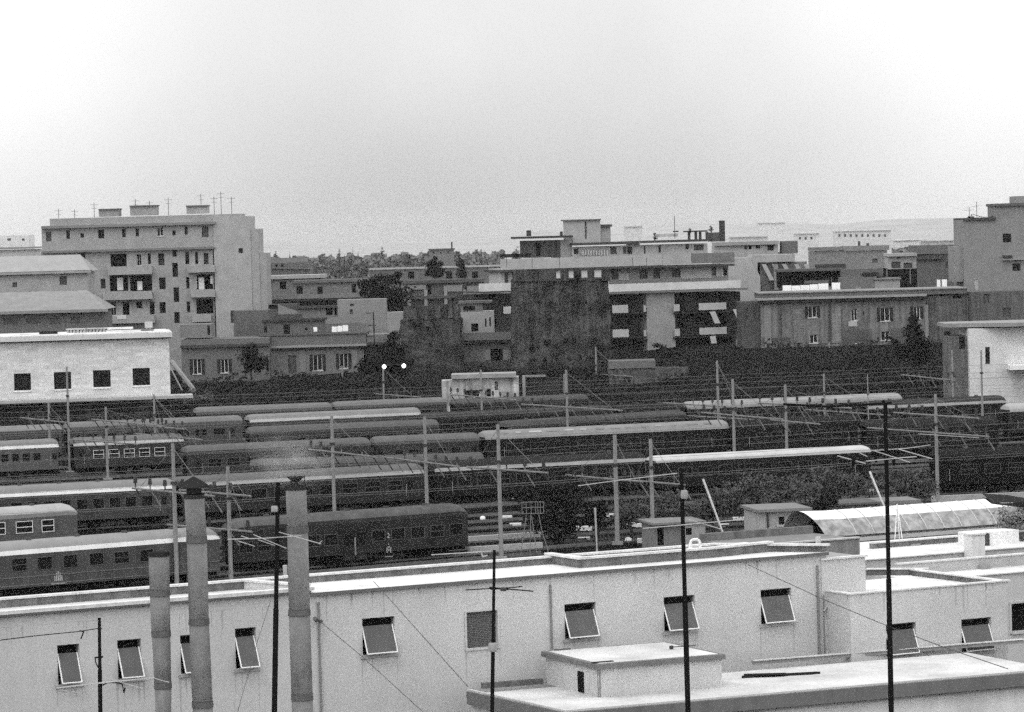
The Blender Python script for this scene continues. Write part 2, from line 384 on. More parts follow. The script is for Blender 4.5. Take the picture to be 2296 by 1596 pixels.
# nearest line
t, at, L, y0 = coach('long coach with pale roof and lined mid-grey side, nearest train at lower left', q(5, -60, 1594), q(5, 1800, 1448), tone(.25), tone(.85), tone(.085, var=.25, streak=.2), stripe=tone(.17),
      wins=[(9, 110, 240, 232, 355), (9, 335, 225, 455, 340), (9, 565, 208, 680, 322), (9, 795, 190, 910, 300), (9, 1015, 178, 1135, 285), (9, 1240, 160, 1350, 268), (9, -120, 255, 0, 370), (9, 1650, 140, 1760, 440, 1)])
x, z = at(*q(9, 515, 405)); y = y0 - .012
c = BM(); c.box(x - .32, x - .24, y, y + .01, z - .28, z + .1).box(x - .18, x - .1, y, y + .01, z - .28, z + .3).box(x - .04, x + .04, y, y + .01, z - .28, z + .42).box(x + .1, x + .18, y, y + .01, z - .28, z + .3).box(x + .24, x + .32, y, y + .01, z - .28, z + .1).box(x - .6, x + .6, y, y + .01, z - .5, z - .44)
link('logo', c, 'crest', t)
t, at, L, y0 = coach('dark round-ended coach with centre doors and a white figure 2 on its side', q(10, 10, 128), q(6, 1735, 1128), tone(.10, var=.2, streak=.2), tone(.04, var=.3), tone(.034, var=.3, streak=.2),
      wins=[(10, 590, 155, 690, 250), (10, 735, 148, 835, 240), (10, 1120, 112, 1220, 205), (10, 1280, 97, 1380, 190), (10, 1440, 85, 1540, 180), (10, 1598, 72, 1700, 170), (10, 1755, 60, 1855, 155), (10, 40, 210, 140, 300), (10, 190, 195, 290, 285), (10, 885, 120, 975, 365, 1), (10, 988, 112, 1075, 358, 1)])
x, z = at(*q(10, 1250, 160))
fc = bpy.data.curves.new('class_number', 'FONT'); fc.body = '2'; fc.size = .55; fc.align_x = 'CENTER'; fc.align_y = 'CENTER'; ft_ = bpy.data.objects.new('class_number_text', fc); COL.objects.link(ft_); bpy.context.view_layer.update(); me_ = bpy.data.meshes.new_from_object(ft_.evaluated_get(bpy.context.evaluated_depsgraph_get())); bpy.data.objects.remove(ft_); fo = bpy.data.objects.new('class_number', me_); COL.objects.link(fo); fo.parent = t; fo.location = (x, y0 - .02, z); fo.rotation_euler = (math.pi / 2, 0, 0); me_.materials.clear(); me_.materials.append(M_('crest'))
x, z = at(*q(10, 1255, 275)); y = y0 - .012
c = BM(); c.box(x - .2, x - .13, y, y + .01, z - .22, z + .2).box(x + .13, x + .2, y, y + .01, z - .22, z + .2).box(x - .1, x + .1, y, y + .01, z + .2, z + .27).box(x - .04, x + .04, y, y + .01, z - .1, z + .1).box(x - .35, x + .35, y, y + .01, z - .55, z - .5).box(x - .04, x + .04, y, y + .01, z + .42, z + .5)
link('logo', c, 'crest', t)
# second line, left
coach('short pale-roofed coach with white window frames at the left edge', q(5, -420, 1322), q(5, 640, 1248), tone(0.351), tone(0.200), tone(0.100, var=.3), frames=True,
      wins=[(5, -90, 1315, 38, 1415), (5, 135, 1303, 262, 1400), (5, 345, 1290, 435, 1388), (5, -330, 1330, -200, 1430)])
coach('coach with broad grey roof and bright white gutter band above the white-framed coach', q(0, -30, 1117), q(0, 393, 1095), tone(.20), tone(0.850), tone(0.060, var=.3), 9)  # coaches at left toned paler, veiling flare put into their colours
coach('dark-sided coach with thin pale gutter just right of the two tall flues', q(0, 405, 1093), q(0, 951, 1061), tone(0.121), tone(0.420), tone(0.033), 9)
coach('long dark coach with thin white gutter behind the central poles', q(0, 975, 1058), q(0, 1449, 1034), tone(0.030), tone(0.396), tone(0.018), 9)
coach('dark coach with an all-white rounded roof, between the central poles and the tall mast', q(0, 1471, 1038), q(0, 1953, 1013), tone(0.468), tone(0.468), tone(0.020), 9, flat=.3, vents=False)
coach('dull dark coach behind the flue smoke with a rounded right end', q(0, 560, 1052), q(0, 1085, 1036), tone(0.086), tone(0.053), tone(0.030), 8, mk_track=False)
# third line
coach('silver-roofed coach with patched panels in the middle of the yard', q(0, 1088, 986), q(0, 1635, 960), tone(0.220, var=.15), tone(0.341), tone(0.018), 9, patches=14)
coach('grey-roofed coach with pale window blinds just left of the patched silver coach', q(0, 840, 999), q(0, 1076, 989), tone(0.121), tone(0.060), tone(0.042), 5)
coach('long grey coach of lined windows behind the left poles', q(0, 420, 1020), q(0, 832, 1000), tone(0.112), tone(0.053), tone(0.045), 8)
coach('coach with broken white gutter line under the tangle of wires at left', q(0, 165, 1001), q(0, 412, 990), tone(0.142), tone(0.550), tone(0.045), 5, frames=True)
coach('pale grey coach with a white gutter at the far left edge', q(0, -40, 1010), q(0, 132, 1002), tone(.19), tone(0.800), tone(0.105), 4)
coach('dark coach right of the patched silver coach', q(0, 1655, 962), q(0, 1925, 948), tone(0.024), tone(0.020), tone(0.020), 6)
coach('dark coach behind the crossbar of the tall mast', q(0, 1940, 962), q(0, 2240, 951), tone(0.027), tone(0.030), tone(0.018), 6)
coach('dark goods coach in the deep shade at the right edge', q(0, 2100, 1031), q(0, 2400, 1019), tone(0.021), tone(0.015), tone(0.012), 4)
# fourth line
coach('grey coach with pale band standing left of centre, far tracks', q(0, 560, 947), q(0, 944, 930), tone(0.203), tone(0.520), tone(0.060), 7)
coach('plain grey coach roof reaching from the tall poles to the dark hut', q(0, 752, 917), q(0, 1003, 906), tone(0.152), tone(0.098), tone(0.045), 5)
coach('dim grey coach at the foot of the brick tower', q(0, 1018, 911), q(0, 1320, 899), tone(0.074), tone(0.040), tone(0.020), 6)
coach('dark grey coach in front of the brick tower coach', q(0, 950, 944), q(0, 1370, 925), tone(0.048), tone(0.030), tone(0.020), 8)
coach('dim coach behind the patched silver coach', q(0, 1140, 962), q(0, 1540, 936), tone(0.068), tone(0.045), tone(0.020), 8, mk_track=False)
coach('bright silver ribbed coach roof under the embankment', q(0, 1541, 918), q(0, 2023, 897), tone(0.275, var=.2), tone(0.275, var=.2), tone(0.020), 9, vents=False)
coach('dark round-ended coach with a thin white gutter at far right', q(0, 1945, 917), q(0, 2256, 903), tone(0.041), tone(0.363), tone(0.018), 8)
coach('pale roof of the next coach cut by the right edge', q(0, 2264, 924), q(0, 2420, 917), tone(0.330), tone(0.358), tone(0.030), 3, mk_track=False)
coach('long hazy grey coach before the freight building', q(0, 150, 965), q(0, 545, 948), tone(0.162), tone(0.098), tone(0.075), 8)
coach('grey coach at the left edge before the freight building', q(0, -60, 977), q(0, 140, 968), tone(0.203), tone(0.075), tone(0.075), 5)
coach('low grey coach between the freight building and the pale-banded coach', q(0, 440, 930), q(0, 745, 918), tone(0.152), tone(0.105), tone(0.045), 6)
coach('faint long coach before the embankment, right of centre', q(0, 1385, 925), q(0, 1535, 919), tone(0.027), tone(0.025), tone(0.020), 3)
coach('grey coach roof half lost behind the wires, left of the patched coach', q(0, 560, 976), q(0, 985, 958), tone(0.101), tone(0.068), tone(0.045), 7)

# ------------------------------------------------------------------ catenary poles and arms
PG = 'concrete poles carrying the overhead line'
def pole(label, tx, ty, bx=None, by=None, w=.30, beams=(), lamp=None, rz=0):
    if by is not None:
        b = PZ(bx, by, 0); top = PY(tx, ty, b.y)
    else:
        top = PZ(tx, ty, 9.0); b = Vector((top.x, top.y, 0))
    h = top.z; b.z = 0
    t = thing('catenary_pole', label, 'catenary pole', b, 0, PG)
    lean = top - b; lean = Vector((0, 0, h))
    s = BM(); N = 6
    for k in range(N):
        r0_, r1_ = w / 2 * (1 - .28 * k / N), w / 2 * (1 - .28 * (k + 1) / N); s.tube((0, 0, h * k / N), (0, 0, h * (k + 1) / N), r0_ * 1.1, r1_ * 1.1, 8, k in (0, N - 1))
    link('shaft', s, 'conc', t)
    link('footing', BM().box(-.45, .45, -.45, .45, 0, .35), 'conc', t)
    link('clamp', BM().tube((0, 0, h * .72), (0, 0, h * .72 + .22), w * .75, seg=8), 'insul', t)
    for (ax, ay, cx_, cy_) in beams:
        # the arm is level: its height comes from where it crosses the pole
        f = (tx - ax) / (cx_ - ax); my = ay + (cy_ - ay) * f; zc = PY(tx, my, b.y).z
        p0 = PZ(ax, ay, zc) - b; p1 = PZ(cx_, cy_, zc) - b
        off = (p0 + (p1 - p0) * f); off.z = 0; p0 -= off; p1 -= off
        arm = link('cross_arm', BM().tube(p0, p1, .085, seg=6), 'beam', t)
        d = (p1 - p0); n_ = max(3, int(d.length / 2.3)); dirx = Vector((1, .45, 0)).normalized()
        for k in range(n_ + 1):
            p = p0 + d * ((k + .2) / (n_ + .4)); sgn = 1 if k % 2 else -1
            if abs((p).length) < .5: pass
            link('drop_bracket', BM().tube(p + Vector((0, 0, .45)), p + Vector((0, 0, 0)), .06, seg=5).tube(p, p + dirx * (.8) + Vector((0, 0, -1.25)), .06, seg=5), 'beam' if k % 2 else 'insul', arm)
            link('insulator', BM().tube(p + Vector((0, 0, .4)), p + Vector((0, 0, .85)), .17, .12, 7), 'insul', arm)
        link('stay_wire', BM().tube(Vector((0, 0, h - .3)), p0 + d * .08, .018, seg=4).tube(Vector((0, 0, h - .3)), p0 + d * .92, .018, seg=4), 'wire', arm)
    if lamp:
        for (lx, ly) in lamp:
            p = PY(lx, ly, b.y) - b
            br = link('lamp_bracket', BM().tube((0, 0, p.z + .25), (p.x, p.y, p.z + .25), .04, seg=5), 'insul', t)
            sph = BM(); sph.lathe((p.x, p.y, p.z), [(.05, .3), (.2, .2), (.3, 0), (.2, -.2), (.05, -.3)][::-1], 12); link('lamp_globe', sph, 'lamp', br, True)
    return t
pole('tall pale pole at the left, first of the close pair under the freight canopy', 110, 902, 114, 1066, beams=[(44, 936, 150, 947)])
pole('pole standing before the second freight window from the left', 144, 822, 157, 1064, .27)
pole('short pale post under the freight building canopy', 162, 906, 164, 960, .28)
pole('pole with banded top in the wire tangle before the freight building', 232, 912, 242, 1079, .27, beams=[(150, 985, 300, 996), (200, 940, 360, 955)])
pole('pole before the right end of the freight building', 336, 884, 350, 1058, .27, beams=[(264, 997, 372, 1006), (270, 950, 400, 962), (290, 972, 440, 986)])
pole('pole just left of the tall capped flue, its foot at the near roof edge', 392, 994, 397, 1322, .33, beams=[(297, 1094, 480, 1112)])
pole('pole between the two tallest flues, right of the capped one', 511, 1046, 518, 1310, .33, beams=[(400, 1098, 560, 1112), (371, 1176, 560, 1192)])
pole('pole rising above the dark coach left of centre', 743, 932, 750, 1165, .33, beams=[(689, 1007, 836, 1024)])
pole('pole rising behind the rounded end of the dark coach', 949, 934, 958, 1170, .33, beams=[(850, 1024, 1022, 1046)])
pole('tall pole right of the dark coach end, foot at the white roof', 1111, 952, 1124, 1258, .33, beams=[(1038, 1047, 1218, 1060)])
pole('left pole of the central pair before the dark trees', 1372, 975, 1384, 1224, .38, beams=[(1259, 1065, 1430, 1080)])
pole('right pole of the central pair before the dark trees', 1449, 984, 1464, 1222, .34, beams=[(1400, 1077, 1523, 1087)])
pole('thin pole before the villa with shuttered windows', 642, 818, 646, 930, .27, beams=[(598, 865, 711, 875)])
pole('thin pole under the right shuttered window of the villa', 766, 820, 770, 942, .24)
pole('pole with round white lamps before the ruined tower', 857, 822, 862, 950, .27, beams=[(741, 876, 936, 890)], lamp=[(861, 822), (905, 820)])
pole('pole left of the low flaking-plaster building', 1003, 790, 1008, 928, .26, beams=[(928, 842, 1045, 852)])
pole('pole before the middle of the low flaking-plaster building', 1073, 829, 1082, 1000, .27, beams=[(1000, 884, 1150, 897)])
pole('pole before the left face of the big brick tower foot', 1268, 829, 1274, 1024, .30, beams=[(1163, 906, 1389, 920)])
pole('pole against the right half of the big brick tower', 1333, 778, 1339, 930, .26, beams=[(1254, 833, 1411, 844)])
pole('pole left of the close pair before the embankment, with a bold top', 1604, 808, 1612, 1006, .31, beams=[(1534, 932, 1683, 941), (1480, 903, 1660, 914)])
pole('right and longest pole of the close pair before the embankment', 1633, 850, 1648, 1096, .31, beams=[(1560, 925, 1740, 940)])
pole('pole under the right end of the balconied apartment block', 1648, 760, 1654, 893, .26, beams=[(1565, 821, 1721, 831)])
pole('pole crossing the left part of the silver ribbed coach', 1755, 862, 1765, 1072, .31, beams=[(1718, 941, 1830, 951), (1690, 903, 1900, 915)])
pole('pole left of the tallest one before the stone building', 1845, 838, 1850, 995, .28, beams=[(1770, 950, 1910, 957), (1800, 918, 1990, 931)])
pole('tallest pole before the stone building', 1857, 767, 1862, 909, .26, beams=[(1770, 832, 1967, 841)])
pole('thin dark post left of the tall black mast', 1941, 839, 1948, 1007, .14)
pole('tall pole right of the tall black mast', 2086, 884, 2102, 1130, .33, beams=[(1929, 959, 2200, 979), (1990, 925, 2180, 938)])
pole('pole left of the white gatehouse, nearer of the pair', 2130, 785, 2138, 971, .28, beams=[(2014, 840, 2136, 853)])
pole('pole touching the left edge of the white gatehouse', 2154, 778, 2160, 900, .26, lamp=[(2170, 817)])
pole('pole in front of the white gatehouse wall', 2195, 785, 2203, 975, .28)

# overhead wires along the tracks
WG = 'overhead wires along the tracks'
for (Y0, sl_, zz) in ((273, .47, 6.6), (286, .46, 5.5), (291, .46, 6.8), (303, .45, 5.6), (310, .44, 6.9), (322, .42, 5.6), (330, .41, 6.8), (352, .38, 5.6), (358, .38, 6.9), (372, .36, 5.6), (380, .36, 6.8), (398, .34, 5.6), (405, .34, 6.9), (415, .32, 5.6), (424, .31, 6.8), (436, .3, 5.6), (447, .3, 6.8), (455, .29, 6.0)):
    bm = BM(); segs = 12
    pts = []
    for k in range(segs * 4 + 1):
        x = -62 + 136 * k / (segs * 4); sag = .10 * ((k % 8) - 4) ** 2 / 16; pts.append(Vector((x, Y0 + sl_ * x, zz + sag)))
    for a, b in zip(pts, pts[1:]): bm.tube(a, b, .02, seg=4, caps=False)
    tag(link('overhead_wire', bm, 'wire'), 'thin contact wire strung along the tracks from pole to pole', 'wire', WG)

# ------------------------------------------------------------------ trees
def crown_mesh(blobs, n, size, rr, base):
    bm = BM()
    tot = sum(b[3] * b[4] for b in blobs)
    for (cx, cy, cz, rx, rz_) in blobs:
        ry = rx * .8; m_ = int(n * rx * rz_ / sum(b[3] * b[4] for b in blobs)); ncl = max(6, m_ // 38)
        for c_ in range(ncl):
            while True:
                u = Vector((rr.uniform(-1, 1), rr.uniform(-1, 1), rr.uniform(-1, 1)))
                if .25 < u.length < 1: break
            cc = Vector((cx + u.x * rx, cy + u.y * ry, cz + u.z * rz_)); cr = min(size * rr.uniform(1.6, 3.4), .5 * min(rx, rz_))
            for k in range(m_ // ncl):
                p = cc + Vector((rr.gauss(0, cr * .6), rr.gauss(0, cr * .6), rr.gauss(0, cr * .42))) - Vector(base)
                s_ = min(size, .55 * min(rx, rz_)) * rr.uniform(.5, 1.2); a = Vector((rr.gauss(0, 1), rr.gauss(0, 1), rr.gauss(0, 1))).normalized(); b = a.orthogonal().normalized(); c2 = a.cross(b)
                t_ = rr.uniform(0, 6.28); e = b * math.cos(t_) + c2 * math.sin(t_); f = a.cross(e)
                bm.face([p - e * s_ * .5, p + f * s_ * .28, p + e * s_ * .55, p - f * s_ * .28])
    return bm
def tree(name, label, Y, base_px, blobs, n=2600, size=.3, m='leaf', group=None, trunk=.16, zb=None):
    rr = random.Random(hash(label) % 9999 if False else sum(map(ord, label)))
    bp = PY(base_px[0], base_px[1], Y); z0 = gz(bp.x, bp.y) if zb is None else zb; base = Vector((bp.x, bp.y, z0 - .05))
    bl = []
    for (x, y, rx, ry) in blobs:
        c = PY(x, y, Y); s = Y / FPX; bl.append((c.x, c.y, c.z, rx * s, ry * s))
    t = thing(name, label, 'tree' if 'agave' not in name else 'plant', base, 0, group)
    tb = BM()
    zc = bl[0][2] - base.z
    p = Vector((0, 0, 0)); low = min(b[2] - b[4] * .3 for b in bl) - base.z
    top = Vector((bl[0][0] - base.x, 0, max(.8, low))); mid = (p + top) / 2 + Vector((rr.uniform(-.1, .1), 0, 0)); tb.tube(p, mid, trunk, trunk * .8, 7).tube(mid, top, trunk * .8, trunk * .62, 7)
    for b in bl:
        for k in range(3):
            e = Vector((b[0] - base.x + rr.uniform(-.6, .6) * b[3], b[1] - base.y + rr.uniform(-.5, .5) * b[3], b[2] - base.z + rr.uniform(0, .6) * b[4])); mm = top * .5 + e * .5 + Vector((0, 0, -.2)); tb.tube(top, mm, trunk * .5, trunk * .3, 5).tube(mm, e, trunk * .3, .02, 5)
    link('trunk', tb, 'bark', t); link('crown', crown_mesh(bl, n, size, rr, base), m, t)
    return t
TG = 'trees between the tracks and the huts'
tree('tree', 'large very dark tree right of the tall pole, beside the lattice signal', 292, (1262, 1235), [(1240, 1150, 58, 48), (1205, 1100, 42, 34), (1280, 1110, 45, 42), (1250, 1185, 45, 28), (1190, 1135, 24, 26)], 5200, .3, 'leaf', TG)
tree('tree', 'small dark tree left of the central pair of poles', 292, (1330, 1225), [(1345, 1138, 26, 20), (1318, 1165, 24, 22), (1350, 1165, 20, 16)], 1400, .28, 'leaf', TG)
tree('tree', 'small rounded tree between the central pair of poles', 294, (1413, 1228), [(1412, 1148, 40, 26), (1390, 1165, 22, 16)], 1700, .28, 'leafm', TG)
tree('tree', 'bushy tree over the small hut with the dark door', 296, (1500, 1222), [(1492, 1132, 48, 26), (1530, 1152, 38, 20), (1470, 1152, 28, 20)], 2600, .28, 'leafm', TG)
tree('tree', 'tree right of the small hut, behind the slanting pale rod', 298, (1600, 1215), [(1598, 1128, 44, 30), (1630, 1110, 36, 24), (1575, 1150, 24, 18)], 2600, .28, 'leafm', TG)
tree('tree', 'thin double-trunked tree left of the hut with the small square window', 298, (1686, 1208), [(1682, 1110, 42, 34), (1655, 1140, 30, 24), (1700, 1085, 34, 22)], 2600, .28, 'leafm', TG)
tree('tree', 'broad tree above the hut with the small square window', 305, (1760, 1190), [(1745, 1108, 48, 30), (1790, 1095, 44, 28), (1720, 1085, 32, 20)], 3000, .28, 'leafm', TG)
tree('tree', 'dark drooping tree beside the arched mouth of the white shed', 288, (1840, 1205), [(1842, 1130, 26, 22), (1836, 1160, 18, 26), (1862, 1112, 22, 18)], 2000, .26, 'leaf', TG)
tree('tree', 'spreading tree left of the tall black mast', 310, (1880, 1170), [(1880, 1080, 54, 24), (1925, 1090, 40, 26), (1840, 1068, 40, 18)], 3000, .28, 'leafm', TG)
tree('tree', 'spreading tree right of the tall black mast', 312, (2030, 1160), [(2010, 1082, 46, 28), (2060, 1090, 42, 32), (2040, 1062, 40, 14)], 3200, .28, 'leafm', TG)
# bank plants
tree('cypress_tree', 'dark pointed cypress on the bank before the stone building', 487, q(4, 1440, 1290), [q(4, 1400, 1010) + (12, 22), q(4, 1396, 962) + (7, 17), q(4, 1410, 1080) + (17, 24), q(4, 1430, 1160) + (21, 26), q(4, 1450, 1240) + (23, 18), q(4, 1500, 1170) + (8, 14)], 6500, .4, 'leaf')
tree('agave_plant', 'dark plant leaning left from the cypress', 486, q(4, 1350, 1275), [q(4, 1225, 1115) + (9, 5), q(4, 1265, 1150) + (10, 8), q(4, 1300, 1190) + (11, 11), q(4, 1335, 1230) + (13, 13)], 2200, .4, 'leaf')
tree('shrub', 'dark shrub with a bare branch at the right foot of the bank', 482, q(4, 1390, 1500), [q(4, 1400, 1430) + (12, 14), q(4, 1380, 1350) + (8, 16)], 500, .35, 'leaf')
tree('tree', 'dark tree filling the gap left of the ruined tower', 560, q(2, 1080, 800), [q(2, 1070, 560) + (48, 34), q(2, 960, 480) + (30, 22), q(2, 1120, 440) + (30, 14), q(2, 1180, 700) + (22, 30)], 3500, .6, 'leaf')
tree('tree', 'dark ivy-clad tree between the villa and the ruined tower', 500, q(2, 1010, 1300), [q(2, 1010, 1100) + (38, 24), q(2, 1150, 980) + (20, 36), q(2, 920, 1150) + (18, 26), q(2, 1120, 1180) + (28, 20)], 4200, .45, 'leaf')
tree('tree', 'dark tree in the corner between the two villas', 506, q(1, 2050, 1600), [q(1, 2035, 1400) + (22, 26), q(1, 2100, 1480) + (20, 22), q(1, 2040, 1520) + (20, 14)], 1800, .45, 'leaf')
tree('tree', 'rounded dark tree at the foot of the pale pier', 503, q(3, 1560, 1330), [q(3, 1560, 1240) + (24, 12), q(3, 1450, 1160) + (10, 14), q(3, 1640, 1290) + (22, 14)], 1900, .4, 'leaf')
tree('conifer_tree', 'broad dark conifer standing before the far arched wall', 735, q(2, 1455, 430), [q(2, 1455, 380) + (21, 12), q(2, 1455, 320) + (15, 12), q(2, 1460, 280) + (8, 9)], 2000, .7, 'leaf')
tree('cypress_tree', 'dark single cypress right of the broad conifer', 735, q(2, 1675, 440), [q(2, 1678, 390) + (10, 12), q(2, 1672, 320) + (8, 14), q(2, 1668, 265) + (4, 9)], 1500, .7, 'leaf')
tree('tree', 'dark plants on the balcony corner of the apartment block', 545, q(3, 300, 420), [q(3, 250, 415) + (24, 3)], 500, .3, 'leaf', zb=27.0) if False else None
# far skyline trees
rr = random.Random(3)
FT = [(2, 680, 170, 18, 'tall fir top'), (2, 790, 165, 7, 'thin cypress'), (2, 832, 190, 6, 'short thin cypress'), (2, 720, 215, 8, 'stubby cypress'), (2, 1030, 180, 24, 'domed fir'), (2, 955, 210, 26, 'rounded crown'), (2, 1235, 205, 34, 'broad crown'),
      (2, 1350, 180, 7, 'lone cypress'), (2, 1720, 200, 34, 'wide dome'), (2, 1835, 170, 13, 'pointed fir'), (2, 1935, 205, 8, 'slim cypress'), (2, 1140, 240, 26, 'low crown'), (2, 160, 190, 14, 'pale pointed tree'), (2, 275, 215, 9, 'pale slim tree'), (2, 2130, 170, 30, 'crown beside the roof garden'), (2, 430, 240, 12, 'low pointed tree')]
for k, (n_, x, y, w, ds) in enumerate(FT):
    Y = 930 + (k % 3) * 30; px, py = q(n_, x, y); bpx, bpy_ = q(n_, x, 330)
    hh = (bpy_ - py) ; ww = w * .2749
    tree('skyline_tree', 'hazy far %s, number %s along the skyline wood from the left' % (ds, {160: 1, 275: 2, 430: 3, 680: 4, 720: 5, 790: 6, 832: 7, 955: 8, 1030: 9, 1140: 10, 1235: 11, 1350: 12, 1720: 13, 1835: 14, 1935: 15, 2130: 16}[x]), Y, (bpx, bpy_ + 12),
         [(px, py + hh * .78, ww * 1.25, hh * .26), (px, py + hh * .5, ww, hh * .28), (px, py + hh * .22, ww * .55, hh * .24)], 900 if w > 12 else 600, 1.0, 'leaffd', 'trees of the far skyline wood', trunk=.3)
def wood(x0, x1, ytop, Y, jit, lab, n=12000):
    rr = random.Random(int(x0) + int(Y)); bm = BM(); o = PY(x0, ytop, Y)
    for k in range(n):
        x = rr.uniform(x0, x1); top = ytop - .027 * (x - x0) + jit * (math.sin(x * .11) + .6 * math.sin(x * .31 + 1) + .4 * math.sin(x * .77)); yy = top + rr.random() ** 1.2 * 60
        p = PY(x, yy, Y + rr.uniform(-25, 25)); s_ = rr.uniform(.25, .8) * Y / 900; a = Vector((rr.gauss(0, 1), rr.gauss(0, 1), rr.gauss(0, 1))).normalized(); b = a.orthogonal().normalized() * s_; c = a.cross(b)
        bm.face([p - b, p - c, p + b, p + c])
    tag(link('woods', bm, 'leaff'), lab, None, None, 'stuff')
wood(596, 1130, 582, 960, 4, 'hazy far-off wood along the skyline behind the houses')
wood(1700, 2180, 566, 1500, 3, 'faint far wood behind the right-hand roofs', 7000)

# ------------------------------------------------------------------ bank vegetation
bm = BM(); rr = random.Random(5)
for k in range(26000):
    x = rr.uniform(-48, 74); y = 477 + 27 * rr.random() ** 1.1
    lump = max(0, math.sin(x * .55 + math.sin(y * .4) * 2) + .6 * math.sin(y * .9 + x * .2) + .3 * rr.random()) * .9
    p = Vector((x, y, gz(x, y) + rr.random() * (.25 + lump))); s_ = rr.uniform(.12, .38); a = Vector((rr.gauss(0, .5), rr.gauss(0, .5) - .5, rr.gauss(0, .4) + .8)).normalized(); b = a.orthogonal().normalized() * s_; c = a.cross(b) * .7
    bm.face([p - b, p - c, p + b, p + c])
tag(link('undergrowth', bm, mat('scrub', .022, .35, .25)), 'dark scrub covering the railway bank', None, None, 'stuff')

# ------------------------------------------------------------------ background buildings
def zf(px, Y): return gz((px - 1147) / FPX * Y, Y) - .3
# hazy left apartment block
b = Fr('apartment_block', 'long pale six-storey apartment block with loggias at upper left', 'building', 95, 700, 560, 0, 6.0)
top = [(375, 415, 418, 495, 'g'), (540, 405, 570, 475), (655, 430, 685, 465), (800, 400, 850, 470), (995, 390, 1025, 460), (1105, 390, 1132, 455), (1280, 385, 1330, 450, '1'), (1405, 405, 1432, 445), (1505, 375, 1530, 440), (1645, 372, 1700, 460, 'g')]
mid_ = [(660, 575, 695, 640), (900, 597, 1032, 700, 'k'), (1115, 600, 1152, 692, '1'), (1205, 592, 1230, 680), (1290, 592, 1340, 690, 'g'), (1405, 558, 1440, 620), (1510, 580, 1542, 680), (1590, 580, 1615, 680), (1660, 590, 1700, 680, 'g'),
        (820, 800, 860, 880, 'g'), (895, 772, 1045, 900, 'k'), (1060, 772, 1240, 900, 'k'), (1297, 790, 1350, 885), (1405, 670, 1450, 785), (1415, 870, 1460, 990), (1518, 785, 1545, 880), (1600, 765, 1735, 885, 'k'),
        (900, 988, 945, 1095, '1'), (1000, 988, 1055, 1095, 'k'), (1110, 985, 1160, 1040), (1220, 985, 1260, 1090), (1300, 990, 1350, 1080), (1420, 1070, 1465, 1160), (1522, 985, 1550, 1075), (1600, 965, 1740, 1085, 'k')]
b.block(1, (340, 350, 1750, 565), 12, 0.331, top, reveal=.3)
b.block(1, (345, 565, 1745, 1260), 11.6, 0.313, mid_, y0=.25, down=5.5, reveal=.9)
b.block(1, (1750, 292, 2050, 1200), 11, 0.368, [(1945, 550, 1980, 590)], y0=-.25, down=5.5, name='gable_wall')
b.block(1, (2052, 392, 2118, 1200), 10.6, 0.331, [], y0=-.1, down=5.5, name='stair_wall')
b.block(1, (2120, 590, 2180, 1250), 10, 0.313, [], y0=.1, down=5.5, name='annex_wall')
b.box(1, (335, 352, 1755, 374), -.7, -.003, tone(0.221), 'cornice'); b.box(1, (340, 556, 1755, 574), -.45, -.003, tone(0.184), 'cornice')
b.box(1, (405, 290, 1965, 350), .6, 10, tone(0.304), 'attic')
b.box(1, (805, 232, 968, 292), 2, 6, tone(0.276), 'roof_hut'); b.box(1, (1060, 205, 1275, 282), 2, 6, tone(0.304), 'roof_hut'); b.box(1, (1520, 205, 1690, 268), 2, 6, tone(0.331), 'roof_hut')
for r in ((800, 228, 972, 236), (1055, 200, 1280, 209), (1515, 200, 1694, 209)): b.box(1, r, 1.7, 6.3, tone(0.147), 'roof_slab')
for r in ((880, 704, 1240, 765), (840, 906, 1240, 970), (880, 1100, 1262, 1162), (1528, 692, 1750, 748), (1555, 892, 1752, 950), (1568, 1096, 1722, 1152)): b.box(1, r, -.9, .24, tone(0.340), 'balcony')
for k, (x0_, y0_, x1_, y1_) in enumerate(((955, 790, 1003, 893), (1120, 820, 1160, 893), (1560, 780, 1605, 880), (1620, 790, 1665, 885), (1715, 775, 1745, 840), (955, 990, 1000, 1085), (1165, 1000, 1210, 1080), (955, 1095, 1030, 1130))):
    b.box(1, (x0_, y0_, x1_, y1_), -.98 if k == 7 else .35, -.95 if k == 7 else .4, tone(0.644), 'hung_cloth')
for (x, y0_, y1_, wh) in ((770, 180, 300, 'left of the first roof hut'), (1375, 140, 275, 'between the second and third roof huts'), (1640, 108, 210, 'on the third roof hut, the thickest'), (1748, 130, 270, 'just right of the third roof hut'), (1805, 90, 270, 'tallest, near the right end'), (1890, 130, 275, 'last one at the right end'), (1105, 150, 205, 'on the left part of the middle roof hut'), (1220, 165, 205, 'on the right part of the middle roof hut'), (610, 235, 300, 'second from the left end'), (480, 230, 310, 'faint one at the left end')):
    p = PY(*q(1, x, y1_ + 6), 563); p2 = PY(*q(1, x, y0_), 563); t = thing('roof_antenna', 'thin antenna on the pale apartment block, ' + wh, 'antenna', p, 0, 'antennas on the pale apartment block')
    h = p2.z - p.z; link('mast', BM().tube((0, 0, -.3), (0, 0, h), .05, seg=5), tone(0.110), t); link('elements', BM().tube((-.6, 0, h - .3), (.6, 0, h - .3), .03, seg=4).tube((-.4, 0, h - .9), (.4, 0, h - .9), .03, seg=4), tone(0.110), t)
